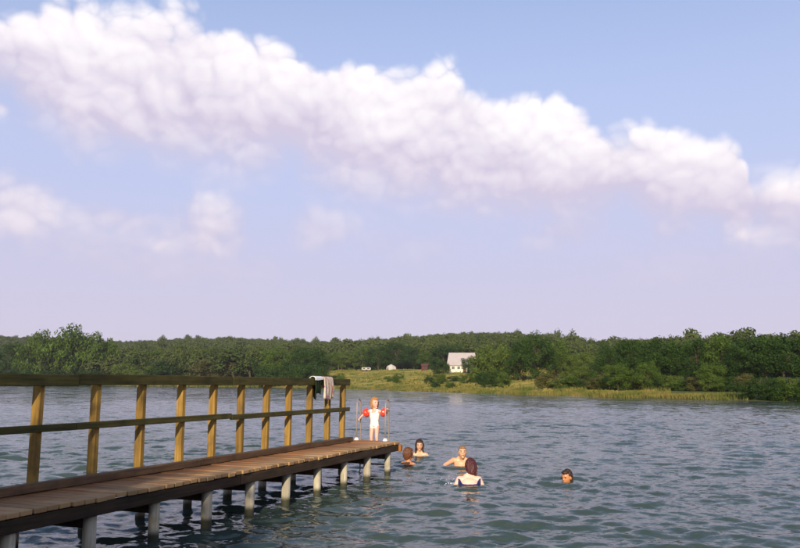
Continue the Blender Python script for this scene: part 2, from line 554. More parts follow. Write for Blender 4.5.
def build_ground():
    rr = [0.0]; r = 0.6
    while r < 6000:
        rr.append(r); r *= 1.022 if r < 700 else 1.15
    fine = np.arange(-40, 40.01, 0.45); coarse = np.arange(43, 317, 4.0)
    th = np.radians(np.concatenate([fine, coarse]))
    rr = np.array(rr[1:])
    RR, TH = np.meshgrid(rr, th, indexing='ij')
    X = RR * np.sin(TH); Y = RR * np.cos(TH)
    Z, D = terrain(X, Y)
    nr, nt = X.shape
    verts = np.stack([X.ravel(), Y.ravel(), Z.ravel()], 1)
    c = terrain(np.array([0.0]), np.array([0.0]))[0][0]
    i = np.arange(nr - 1)[:, None] * nt; j = np.arange(nt)[None, :]; jn = (j + 1) % nt
    q = np.stack([i + j, i + jn, i + nt + jn, i + nt + j], -1).reshape(-1, 4)
    q = q[:, ::-1]
    # small hub in the middle closes the disc
    k = len(verts)
    verts = np.concatenate([verts, [[0, 0, c]]])
    tri = np.stack([np.full(nt, k), j[0], jn[0], jn[0]], 1)
    me = np_mesh('ground', verts, q, True)
    bm = bmesh.new(); bm.from_mesh(me); bm.verts.ensure_lookup_table()
    for a in range(nt):
        bm.faces.new((bm.verts[k], bm.verts[(a + 1) % nt], bm.verts[a]))
    bmesh.ops.recalc_face_normals(bm, faces=bm.faces)
    bm.to_mesh(me); bm.free()
    for p in me.polygons: p.use_smooth = True
    x = verts[:, 0]; y = verts[:, 1]; d = np.append(D.ravel(), 3.0)
    far = sstep(y, 30, 60)
    edge = x / np.maximum(y, 1)                       # direction of the field as it opens between the woods
    mead = far * sstep(d, 1.0, 4.0) * (1 - sstep(d, 84, 100)) * sstep(edge, -0.105, -0.085) * (1 - sstep(edge, 0.30, 0.36))
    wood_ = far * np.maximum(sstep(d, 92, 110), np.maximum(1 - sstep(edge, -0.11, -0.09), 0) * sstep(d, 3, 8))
    mud = (1 - sstep(d, 0.2, 1.2))
    col = np.stack([mead, wood_, mud, np.ones_like(mud)], 1).astype(np.float32)
    a = me.color_attributes.new('zone', 'FLOAT_COLOR', 'POINT')
    a.data.foreach_set('color', col.ravel())
    o = mesh_obj('ground', me, M['ground'])
    tag(o, kind='structure')
build_ground()

SWIM = []      # (x, y, radius) of small disturbances round the swimmers
def wave_height(X, Y, spacing):
    rs = np.random.RandomState(11)
    Z = np.zeros_like(X)
    n = 90
    lam = np.exp(rs.uniform(math.log(0.15), math.log(1.35), n))
    ang = rs.normal(0, 0.52, n) + R(12)
    ph = rs.uniform(0, 2 * math.pi, n)
    for L, a, p in zip(lam, ang, ph):
        k = 2 * math.pi / L
        slope = 0.036 if L < 0.9 else 0.022
        amp = slope / k
        w = np.clip((L / np.maximum(spacing, 1e-3) - 2.5) / 2.5, 0, 1)
        t = k * (X * math.sin(a) + Y * math.cos(a)) + p
        Z += w * amp * (np.sin(t) + 0.22 * np.cos(2 * t))
    # slow variation of strength: gust patches
    g = 0.8 + 0.25 * np.sin(X * 0.31 + 0.7 * np.sin(Y * 0.13)) * np.sin(Y * 0.22 + 1.0)
    return Z * g

def build_water():
    rr = []; r = 1.2
    while r < 800:
        rr.append(r)
        r *= 1.0036 if 5.5 < r < 130 else (1.012 if r < 5.6 else (1.008 if r < 240 else 1.04))
    rr = np.array(rr)
    fine = np.arange(-36, 36.01, 0.21)
    coarse = np.concatenate([np.arange(37, 60, 1.0), np.arange(60, 300, 3.0), np.arange(300, 324, 1.0)])
    th = np.radians(np.concatenate([fine, coarse]))
    RR, TH = np.meshgrid(rr, th, indexing='ij')
    X = RR * np.sin(TH); Y = RR * np.cos(TH)
    dth = np.abs(np.gradient(th)); dr = np.gradient(rr)
    sp = np.maximum(RR * dth[None, :] * 0.55, dr[:, None] + 0 * RR)
    Z = wave_height(X, Y, sp)
    d = lake_sd(X, Y)
    Z = Z * sstep(-d, 0.2, 3.0)
    for sx, sy, rad in SWIM:
        q = np.hypot(X - sx, Y - sy)
        m_ = np.exp(-(q / (rad * 1.2)) ** 2)
        Z = Z * (1 - 0.85 * m_)
        Z += 0.022 * np.cos((q - 0.2) * 2 * math.pi / 0.34) * np.exp(-((q - 0.45) / 0.35) ** 2)
    nr, nt = X.shape
    verts = np.stack([X.ravel(), Y.ravel(), Z.ravel()], 1)
    i = np.arange(nr - 1)[:, None] * nt; j = np.arange(nt)[None, :]; jn = (j + 1) % nt
    q = np.stack([i + nt + j, i + nt + jn, i + jn, i + j], -1)
    # drop what lies well inland, under the ground
    keep = (np.minimum(d[:-1], d[1:]) < 25).reshape(nr - 1, nt, 1)
    q = q[np.broadcast_to(keep[..., 0], q.shape[:2])]
    me = np_mesh('lake', verts, q.reshape(-1, 4), True)
    o = mesh_obj('lake', me, M['water'])
    tag(o, kind='structure')

# ------------------------------------------------------------------ jetty
JA = R(21.2)                         # heading of the jetty, to the right of straight ahead
DECK = 0.575                         # deck top above the water
L_FRONT, L_BACK = -5.30, -6.42       # its two edges, metres across from the camera
L_POST = -6.20
A0, A1 = -1.4, 13.75                 # from the bank to the far end
JC = (-5.86, 8.0)                    # origin of the jetty (across, along)

def jw(l, a, z):
    """jetty coordinates to world"""
    return Vector((math.cos(JA) * l + math.sin(JA) * a, -math.sin(JA) * l + math.cos(JA) * a, z))

def along(px, l):
    """distance along the jetty at which the line across = l passes the pixel column px"""
    d = ray(px, 430); t = d.x / d.y
    # (cosJ*l + sinJ*a) = t*(-sinJ*l + cosJ*a)
    return (math.cos(JA) * l + t * math.sin(JA) * l) / (t * math.cos(JA) - math.sin(JA))

jetty = empty('wooden_jetty', jw(JC[0], JC[1], 0), -JA)
tag(jetty, 'wooden bathing jetty on round piles with a railing of yellow posts', 'jetty')

def jl(l, a, z):
    return (l - JC[0], a - JC[1], z)

def build_jetty():
    rj = random.Random(3)
    pw, pt = 0.145, 0.045
    width = L_FRONT - L_BACK
    variants = []
    for k in range(5):
        bm = bmesh.new()
        add_box(bm, (0, 0, 0), (width + rj.uniform(-0.02, 0.015), pw - rj.uniform(0.008, 0.018), pt), 0.006)
        variants.append(bm_mesh('plank', bm)); variants[-1].materials.append(M['deck'])
    n = int((A1 - A0) / pw)
    for k in range(n):
        a = A1 - (k + 0.5) * pw
        o = mesh_obj('plank', rj.choice(variants), None, jetty,
                     jl((L_FRONT + L_BACK) / 2 + rj.uniform(-0.012, 0.012), a, DECK - pt / 2 + rj.uniform(-0.004, 0.004)),
                     (rj.uniform(-0.012, 0.012), rj.uniform(-0.006, 0.006), rj.uniform(-0.006, 0.006)))
    # two stringers under the planks and a lighter fascia end block
    zs = DECK - pt - 0.009
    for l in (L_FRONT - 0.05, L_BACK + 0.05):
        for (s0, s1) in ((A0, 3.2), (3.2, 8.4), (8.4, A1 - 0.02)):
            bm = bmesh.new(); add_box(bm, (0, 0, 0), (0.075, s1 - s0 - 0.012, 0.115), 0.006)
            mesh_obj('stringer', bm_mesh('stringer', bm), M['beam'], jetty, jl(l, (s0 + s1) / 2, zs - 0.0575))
    bm = bmesh.new(); add_box(bm, (0, 0, 0), (0.05, 0.09, 0.12), 0.008)
    mesh_obj('beam_end', bm_mesh('beam_end', bm), M['orange_end'], jetty, jl(L_FRONT + 0.015, A1 - 0.05, zs - 0.062))
    # piles and the cross beams that carry the stringers
    a_list = [13.36 - 0.925 * k for k in range(13)]
    for k, a in enumerate(a_list):
        for l in (L_FRONT - 0.10, L_BACK + 0.09):
            bm = bmesh.new()
            r = rj.uniform(0.056, 0.066)
            lean = rj.uniform(-0.05, 0.05), rj.uniform(-0.04, 0.04)
            top = zs - 0.115
            pts = []; rad = []
            for q in range(7):
                t = q / 6
                pts.append((lean[0] * (1 - t), lean[1] * (1 - t), -2.2 + (top + 2.2) * t))
                rad.append(r * (1.06 - 0.1 * t) * rj.uniform(0.97, 1.03))
            add_tube(bm, pts, rad, 12)
            mesh_obj('pile', bm_mesh('pile', bm, True), M['pile'], jetty, jl(l, a, 0))
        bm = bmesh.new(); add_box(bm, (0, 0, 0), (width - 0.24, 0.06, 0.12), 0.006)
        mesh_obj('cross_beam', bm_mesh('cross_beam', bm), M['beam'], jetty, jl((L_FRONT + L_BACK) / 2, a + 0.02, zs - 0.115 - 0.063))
    # railing: posts at the columns where the photograph shows them, and four more toward the bank
    pxs = [36, 94, 140, 180, 212, 240, 265.5, 288, 309, 327, 342]
    aa = [along(p, L_POST) for p in pxs]
    step = (aa[-1] - aa[0]) / 10
    aa = [aa[0] - step * k for k in range(9, 0, -1)] + aa
    aa = [a for a in aa if a > A0]
    top = DECK + 1.14
    for a in aa:
        bm = bmesh.new(); add_box(bm, (0, 0, 0), (0.098, 0.066, 1.10 + 0.16), 0.006)
        mesh_obj('post', bm_mesh('post', bm), M['post'], jetty, jl(L_POST, a, DECK + (1.10 - 0.16) / 2 ), (rj.uniform(-0.008, 0.008), rj.uniform(-0.006, 0.006), rj.uniform(-0.05, 0.05)))
    lr = L_POST + 0.049 + 0.022
    end = aa[-1] + 0.14
    cuts = [A0, along(-120, L_POST), along(70, L_POST), along(226, L_POST), end]
    for (s0, s1) in zip(cuts[:-1], cuts[1:]):
        bm = bmesh.new(); add_box(bm, (0, 0, 0), (0.042, s1 - s0 - 0.006, 0.118), 0.006)
        mesh_obj('top_rail', bm_mesh('top_rail', bm), M['rail'], jetty, jl(lr, (s0 + s1) / 2, top - 0.059 + rj.uniform(-0.006, 0.006)), (rj.uniform(-0.0015, 0.0015), 0.02, 0))
        bm = bmesh.new(); add_box(bm, (0, 0, 0), (0.042, s1 - s0 - 0.006, 0.072), 0.006)
        mesh_obj('middle_rail', bm_mesh('middle_rail', bm), M['rail'], jetty, jl(lr, (s0 + s1) / 2, DECK + 0.595 + rj.uniform(-0.008, 0.008)), (rj.uniform(-0.002, 0.002), 0, 0))
    for (s0, s1) in ((A0, 4.4), (4.4, 8.6), (8.6, end + 0.03)):
        bm = bmesh.new(); add_box(bm, (0, 0, 0), (0.10, s1 - s0 - 0.008, 0.085), 0.008)
        mesh_obj('kick_board', bm_mesh('kick_board', bm), M['kick'], jetty, jl(L_POST + 0.049 + 0.055, (s0 + s1) / 2, DECK + 0.0425 + 0.004))
    # bathing ladder over the end
    al = A1 + 0.10
    l0, l1 = -6.17, -5.585
    bm = bmesh.new()
    for z in (DECK - 0.19, DECK - 0.44, DECK - 0.69, DECK - 0.94):
        add_box(bm, (0, 0, z), (l1 - l0, 0.075, 0.03), 0.004)
    lad = mesh_obj('swim_ladder', bm_mesh('swim_ladder', bm), M['ladder'], jetty, jl((l0 + l1) / 2, al, 0))
    for s in (-1, 1):
        bm = bmesh.new()
        x = s * (l1 - l0) / 2
        zt = DECK + 0.76
        pts = [(x, 0.02, -1.0), (x, 0.02, 0.2), (x, 0.02, zt - 0.06)]
        for q in range(1, 6):
            t = q / 6 * math.pi
            pts.append((x, 0.02 - 0.09 * (1 - math.cos(t)), zt - 0.06 + 0.06 * math.sin(t)))
        pts += [(x, -0.16, zt - 0.06), (x, -0.16, DECK + 0.3), (x, -0.16, DECK + 0.003)]
        add_tube(bm, pts, 0.0125, 8)
        mesh_obj('handrail', bm_mesh('handrail', bm, True), M['ladder'], lad)
        bm = bmesh.new(); add_tube(bm, [(x, -0.16, DECK + 0.0), (x, -0.16, DECK + 0.02), (x, -0.16, DECK + 0.05)], [0.05, 0.045, 0.024], 10)
        mesh_obj('bracket', bm_mesh('bracket', bm, True), M['bracket'], lad)
build_jetty()

# ------------------------------------------------------------------ trees
def leaf_cloud(centers, radii, count, size, rs, squash=0.8, droop=0.0, outward=None):
    """leaf-sized diamonds scattered round clump centres"""
    centers = np.asarray(centers); radii = np.asarray(radii)
    w = radii ** 2; w = w / w.sum()
    idx = rs.choice(len(centers), count, p=w)
    d = rs.normal(size=(count, 3)); d /= np.linalg.norm(d, axis=1)[:, None]
    rad = radii[idx] * (0.35 + 0.75 * rs.uniform(0, 1, count) ** 0.6)
    p = centers[idx] + d * rad[:, None] * np.array([1, 1, squash])
    p[:, 2] -= droop * rs.uniform(0, 1, count) ** 2
    nrm = d + rs.normal(size=(count, 3)) * 0.55 + np.array([0, 0, 0.25])
    nrm /= np.linalg.norm(nrm, axis=1)[:, None]
    t = np.cross(nrm, rs.normal(size=(count, 3))); t /= np.linalg.norm(t, axis=1)[:, None]
    if droop > 0:
        t = t * 0.5 + np.array([0, 0, -1.0]); t -= nrm * (t * nrm).sum(1)[:, None]; t /= np.linalg.norm(t, axis=1)[:, None]
    b = np.cross(nrm, t)
    s = size * rs.uniform(0.6, 1.45, count)[:, None]
    ln = 1.0 if droop == 0 else 1.7
    v = np.stack([p - t * s * ln, p - b * s * 0.62, p + t * s * ln, p + b * s * 0.62], 1).reshape(-1, 3)
    f = np.arange(count * 4).reshape(-1, 4)
    return v, f

def make_tree_meshes(kind, seed):
    """unit tree (height 1, crown about 1 wide); returns trunk mesh and crown mesh"""
    rs = np.random.RandomState(seed)
    if kind == 'broad':      z0, zc, rx, rz, nc, cr, n, s = 0.03, 0.54, 0.42, 0.46, 56, 0.13, 8500, 0.0155
    elif kind == 'tall':     z0, zc, rx, rz, nc, cr, n, s = 0.02, 0.52, 0.40, 0.48, 56, 0.12, 8000, 0.0155
    elif kind == 'willow':   z0, zc, rx, rz, nc, cr, n, s = 0.05, 0.54, 0.42, 0.44, 52, 0.12, 7500, 0.016
    elif kind == 'bush':     z0, zc, rx, rz, nc, cr, n, s = 0.00, 0.40, 0.42, 0.50, 34, 0.16, 5000, 0.022
    else:                    z0, zc, rx, rz, nc, cr, n, s = 0.25, 0.66, 0.36, 0.30, 26, 0.15, 1500, 0.034
    cs = []; rad = []
    lobes = rs.normal(size=(6, 3)); lobes /= np.linalg.norm(lobes, axis=1)[:, None]
    lob_a = rs.uniform(-0.22, 0.25, 6)
    while len(cs) < nc:
        d = rs.normal(size=3); d /= np.linalg.norm(d)
        k = rs.uniform(0.2, 1.0) ** 0.45
        g = 1 + sum(a * max(0, float(d @ l)) ** 3 for a, l in zip(lob_a, lobes))
        p = np.array([d[0] * rx, d[1] * rx, d[2] * rz]) * k * g
        if kind in ('broad', 'forest') and p[2] < 0: p[:2] *= 1.08
        if kind == 'tall': p[:2] *= 1.0 - 0.35 * (p[2] / rz)
        if kind == 'willow': p[:2] *= 1.0 - 0.2 * (p[2] / rz)
        p[2] += zc
        if p[2] < z0 + 0.02: continue
        cs.append(p); rad.append(cr * rs.uniform(0.65, 1.25) * (1.1 if k < 0.7 else 0.95))
    v, f = leaf_cloud(cs, rad, n, s, rs, 0.8, 0.10 if kind == 'willow' else 0.0)
    v[:, :2] /= np.percentile(np.abs(v[:, :2]), 99) * 2 * 1.02
    v[:, 2] = np.where(v[:, 2] > z0, z0 + (v[:, 2] - z0) * (1 - z0) / (np.percentile(v[:, 2], 99.7) - z0), v[:, 2])
    zmin = 0.004
    v[:, 2] = np.maximum(v[:, 2], zmin + 0.03 * rs.uniform(0, 1, len(v)))
    crown = np_mesh(kind + '_crown', v, f)
    # trunk with limbs that reach into the larger clumps
    bm = bmesh.new()
    r0 = 0.030 if kind != 'bush' else 0.016
    bend = rs.uniform(-0.03, 0.03, 4)
    tr = [(0, 0, -0.03), (bend[0] * 0.3, bend[1] * 0.3, 0.15), (bend[0], bend[1], 0.38), (bend[2], bend[3], 0.66), (bend[2] * 1.4, bend[3] * 1.4, 0.86)]
    add_tube(bm, tr, [r0 * 1.35, r0, r0 * 0.75, r0 * 0.42, r0 * 0.12], 8)
    for i in rs.choice(len(cs), min(9, len(cs)), replace=False):
        c = cs[i]; h = float(np.clip(c[2] * rs.uniform(0.45, 0.75), 0.08, 0.6))
        st = np.array([bend[0] * h * 1.5, bend[1] * h * 1.5, h])
        mid = (st + c) / 2 + np.array([0, 0, 0.03])
        add_tube(bm, [st, mid, c], [r0 * 0.45, r0 * 0.28, r0 * 0.08], 6)
    trunk = bm_mesh(kind + '_trunk', bm, True)
    trunk.materials.append(M['bark'])
    return trunk, crown

PROTO = {}
for kind, seeds in (('broad', (1, 2, 3)), ('tall', (4, 5)), ('willow', (6, 7)), ('bush', (8, 9, 10)), ('forest', (11, 12, 13))):
    PROTO[kind] = [make_tree_meshes(kind, s) for s in seeds]
_crown_cache = {}
def crown_for(kind, i, leaf):
    key = (kind, i, leaf)
    if key not in _crown_cache:
        me = PROTO[kind][i][1].copy(); me.materials.clear(); me.materials.append(M[leaf])
        _crown_cache[key] = me
    return _crown_cache[key]

def tree(px, Y, top_y, w_px, kind, leaf, name, label, group=None, rt=random.Random(21), sink=0.0):
    """a tree whose foot stands on the terrain at depth Y in the direction of column px"""
    p = at_depth(px, 384, Y); z = tz(p.x, p.y)
    if z < 0.05: z = 0.05
    top = at_depth(px, top_y, Y).z
    h = max(top - z, 0.8) * 1.01
    w = w_px / F * Y
    t = empty(name, (p.x, p.y, z - 0.05 - sink), rt.uniform(0, 6.28))
    tag(t, label, 'tree' if kind != 'bush' else 'bush', group)
    i = rt.randrange(len(PROTO[kind]))
    sc = (w * 1.04, w * rt.uniform(0.95, 1.1), h)
    trunk = bpy.data.objects.new('trunk', PROTO[kind][i][0]); link(trunk, t); trunk.scale = sc
    crown = bpy.data.objects.new('crown', crown_for(kind, i, leaf)); link(crown, t); crown.scale = sc
    return t

def build_trees():
    g1 = 'trees on the far shore behind the railing'
    l1 = 'tall leafy tree on the far shore seen above the top rail'
    tree(8, 352, 343, 34, 'broad', 'leaf_dark', 'leafy_tree', l1, g1)
    tree(-22, 352, 341, 44, 'broad', 'leaf_dark', 'leafy_tree', l1, g1)
    tree(38, 348, 332, 42, 'willow', 'leaf_mid', 'willow_tree', 'smaller grey-green willow leaning on the tallest willow above the railing', 'big willows above the railing')
    tree(74, 346, 327, 60, 'willow', 'leaf_mid', 'willow_tree', 'tallest grey-green willow, in the middle of three above the railing', 'big willows above the railing')
    tree(100, 344, 334, 40, 'willow', 'leaf_mid', 'willow_tree', 'grey-green willow beside the tallest one, next to the low shore bushes', 'big willows above the railing')
    g3 = 'rounded shore bushes beyond the railing'
    l3 = 'low rounded green bush on the far shore beyond the railing'
    for (px, ty, w, leaf) in ((124, 364, 22, 'leaf_pale'), (140, 366, 26, 'leaf_pale'), (166, 361, 42, 'leaf_dark'), (192, 369, 24, 'leaf_pale'),
                              (236, 366, 26, 'leaf_mid'), (252, 366, 22, 'leaf_dark'), (20, 370, 40, 'leaf_dark'), (55, 370, 40, 'leaf_dark'), (92, 370, 36, 'leaf_dark')):
        tree(px, 315, ty, w, 'bush', leaf, 'shore_bush', {'leaf_pale': 'pale green', 'leaf_mid': 'mid-green', 'leaf_dark': 'dark green'}[leaf] + ' low rounded bush on the far shore ' + ('at the foot of the willows' if px < 110 else 'beyond the railing'), g3)
    l3b = 'brownish rounded thicket bush on the far shore beyond the railing'
    for (px, ty, w) in ((208, 359, 32), (224, 358, 34), (243, 361, 26)):
        tree(px, 300, ty, w, 'bush', 'leaf_brown', 'thicket_bush', l3b, 'brownish thicket bushes beyond the railing')
    tree(148, 352, 350, 36, 'broad', 'leaf_mid', 'leafy_tree', 'lone bright green tree rising behind the rounded shore bushes')
    g4 = 'trees on the point left of the yellow field'
    tree(276, 280, 347, 36, 'broad', 'leaf_mid', 'leafy_tree', 'rounded mid-green tree on the point beside the darker trees', g4)
    l4 = 'dark dense tree on the wooded point where the yellow field begins'
    tree(297, 275, 348, 30, 'broad', 'leaf_dark', 'dark_tree', l4, g4)
    tree(313, 268, 348, 32, 'broad', 'leaf_dark', 'dark_tree', l4, g4)
    tree(262, 288, 356, 26, 'broad', 'leaf_dark', 'dark_tree', l4, g4)
    for (px, ty, w) in ((268, 367, 26), (286, 366, 26), (304, 364, 26), (320, 366, 22)):
        tree(px, 258, ty, w, 'bush', 'leaf_dark', 'point_bush', 'dark bush at the water edge of the wooded point', 'dark bushes on the point')
    # belt of trees behind the field
    l5 = 'green tree in the belt along the back of the yellow field'; g5 = 'tree belt behind the field'
    for (px, ty, w, k, leaf) in ((330, 352, 24, 'broad', 'leaf_mid'), (345, 351, 26, 'broad', 'leaf_pale'), (362, 347, 26, 'tall', 'leaf_mid'),
                                 (378, 345, 28, 'broad', 'leaf_dark'), (396, 342, 32, 'broad', 'leaf_dark'), (414, 346, 30, 'broad', 'leaf_dark'),
                                 (428, 350, 26, 'broad', 'leaf_mid'), (444, 345, 30, 'broad', 'leaf_dark'), (462, 344, 30, 'broad', 'leaf_dark'), (482, 350, 30, 'tall', 'leaf_dark')):
        tree(px, 335 + (px * 7) % 13, ty, w, k, leaf, 'field_tree', {'leaf_dark': 'dark green tree in the belt along the back of the yellow field', 'leaf_mid': 'mid-green ' + ('tall slender' if k == 'tall' else 'rounded') + ' tree in the belt behind the yellow field', 'leaf_pale': 'pale green tree in the belt behind the yellow field'}[leaf] if k != 'tall' or leaf != 'leaf_dark' else 'slender dark tree behind the gable of the white house', g5)
    tree(439.5, 256, 360, 19, 'bush', 'leaf_dark', 'garden_bush', 'dark bush at the left gable of the white house')
    tree(468.5, 248, 357, 17, 'broad', 'leaf_dark', 'garden_tree', 'dark green tree in front of the white house wall')
    l6 = 'small dark bush standing alone in the yellow field'; g6 = 'lone bushes in the field'
    for (px, Y, ty, w) in ((341, 240, 373, 9), (398, 222, 373, 12), (388, 236, 376, 8)):
        tree(px, Y, ty, w, 'bush', 'leaf_mid', 'field_bush', l6, g6)
    l7 = 'scrubby bush on the sloping field below the white house'; g7 = 'scrub below the house'
    for (px, Y, ty, w) in ((430, 195, 375, 13), (441, 190, 374, 15), (454, 200, 376, 13), (467, 185, 373, 16), (484, 170, 372, 18), (436, 172, 382, 11), (451, 165, 382, 12), (490, 155, 371, 20), (505, 150, 373, 18)):
        tree(px, Y, ty, w, 'bush', 'leaf_mid' if px % 2 else 'leaf_dark', 'scrub_bush', ('mid-green' if px % 2 else 'dark green') + ' scrub bush ' + ('at the foot of the pale willows' if px > 480 else 'on the sloping field below the white house'), g7)
    tree(487, 185, 346, 32, 'willow', 'leaf_pale', 'willow_tree', 'pale green round-topped willow just right of the white house')
    tree(505, 178, 344, 34, 'willow', 'leaf_pale', 'willow_tree', 'pale green willow between the round willow and the tall dark tree')
    tree(537, 165, 333, 46, 'broad', 'leaf_dark', 'dark_tree', 'tallest dark tree on the right bank, towering over the shrubs')
    tree(556, 170, 340, 34, 'broad', 'leaf_mid', 'dark_tree', 'dark green tree leaning against the tallest dark tree')
    tree(520, 172, 342, 26, 'broad', 'leaf_dark', 'dark_tree', 'narrow dark tree between the willows and the tallest tree')
    l8 = 'loose light green young tree in the gap of the right bank'; g8 = 'young trees in the gap'
    for (px, Y, ty, w) in ((574, 165, 354, 26), (588, 160, 352, 26), (600, 158, 358, 22), (582, 140, 366, 26)):
        tree(px, Y, ty, w, 'tall', 'leaf_pale', 'young_tree', l8, g8)
    l9 = 'dark full-crowned tree in the dense row on the right bank'; g9 = 'dense tree row on the right bank'
    for (px, Y, ty, w, k, leaf) in ((612, 128, 342, 34, 'broad', 'leaf_dark'), (634, 124, 339, 40, 'broad', 'leaf_dark'), (656, 126, 339, 40, 'tall', 'leaf_dark'),
                              (676, 122, 341, 36, 'broad', 'leaf_dark'), (698, 118, 339, 38, 'broad', 'leaf_dark'), (722, 116, 336, 42, 'tall', 'leaf_mid'),
                              (744, 112, 338, 42, 'broad', 'leaf_dark'), (766, 108, 336, 44, 'broad', 'leaf_dark'), (790, 106, 335, 46, 'broad', 'leaf_dark'), (818, 104, 334, 50, 'broad', 'leaf_dark'),
                              (845, 100, 332, 50, 'broad', 'leaf_dark'), (640, 138, 341, 44, 'broad', 'leaf_dark'), (690, 134, 342, 44, 'broad', 'leaf_mid'), (755, 126, 338, 50, 'broad', 'leaf_dark')):
        tree(px, Y, ty, w, k, leaf, 'bank_tree', 'dark green tree in the second row, behind the dense row on the right bank' if (px in (640, 755)) else
             'mid-green tree in the second row, behind the dense row on the right bank' if px == 690 else
             'mid-green tall tree standing among the dark trees of the dense row' if leaf == 'leaf_mid' else
             'slender dark tree standing in the dense row on the right bank' if k == 'tall' else l9, g9)
    l10 = 'bright green smaller tree in front of the dense row'; g10 = 'brighter trees before the dense row'
    for (px, Y, ty, w) in ((618, 116, 363, 30), (648, 114, 361, 26), (712, 106, 364, 30)):
        tree(px, Y, ty, w, 'broad', 'leaf_mid', 'bright_tree', l10, g10)
    l11 = 'low shrub in the hedge of undergrowth behind the reed strip'; g11 = 'undergrowth shrubs behind the reeds'
    for k in range(17):
        px = 548 + k * 12.5
        Y = 132 - (px - 548) * 0.165
        lf = ('leaf_dark', 'leaf_mid', 'leaf_pale')[(k * 5) % 3] if k % 4 else 'leaf_brown'
        cn = {'leaf_dark': 'dark green', 'leaf_mid': 'mid-green', 'leaf_pale': 'pale green', 'leaf_brown': 'brownish'}[lf]
        tree(px, Y, 373 + (k * 37 % 8), 24, 'bush', lf, 'bank_shrub', cn + ' low shrub in the undergrowth behind the reed strip', g11)
    l12 = 'dark bush overhanging the water at the end of the reeds'; g12 = 'overhanging water-edge bushes'
    for (px, Y, ty, w) in ((744, 86.5, 381, 26), (760, 85, 378, 28), (776, 83.5, 380, 28), (790, 82.5, 377, 26), (803, 81.5, 379, 28), (822, 80.5, 378, 34), (846, 78, 378, 40)):
        tree(px, Y, ty, w, 'bush', 'leaf_dark' if px != 790 else 'leaf_mid', 'water_edge_bush', l12 if px != 790 else 'mid-green bush among the dark ones overhanging the water', g12)
    # trees on the near bank behind the photographer; front ones shade the jetty, unseen back row added to block low sky
    for (x, y, h, w, k) in [(-6.9, -11.5, 8.0, 6.4, 'broad'), (-8.4, -15.1, 9.0, 6.6, 'broad'), (-14.5, -11, 9.5, 7.5, 'broad')] + [(-62 + 11.5 * q + (q * 7 % 5), -36 - (q * 13 % 9) - abs(q - 5) * 0.5, 8.5 + (q * 5 % 4) * 0.5, 11.5, 'broad') for q in range(13)]:
        t = empty('bank_tree', (x, y, tz(x, y) - 0.05), 1.3 * x)
        tag(t, 'leafy tree on the near bank that shades the jetty' if y > -20 else 'unseen leafy tree added well back on the near bank to block low sky light', 'tree', 'trees on the near bank' if y > -20 else 'unseen back row added to block low sky light')
        i = 1
        a = bpy.data.objects.new('trunk', PROTO[k][i][0]); link(a, t); a.scale = (w, w, h)
        c = bpy.data.objects.new('crown', crown_for(k, i, 'leaf_mid')); link(c, t); c.scale = (w, w, h)

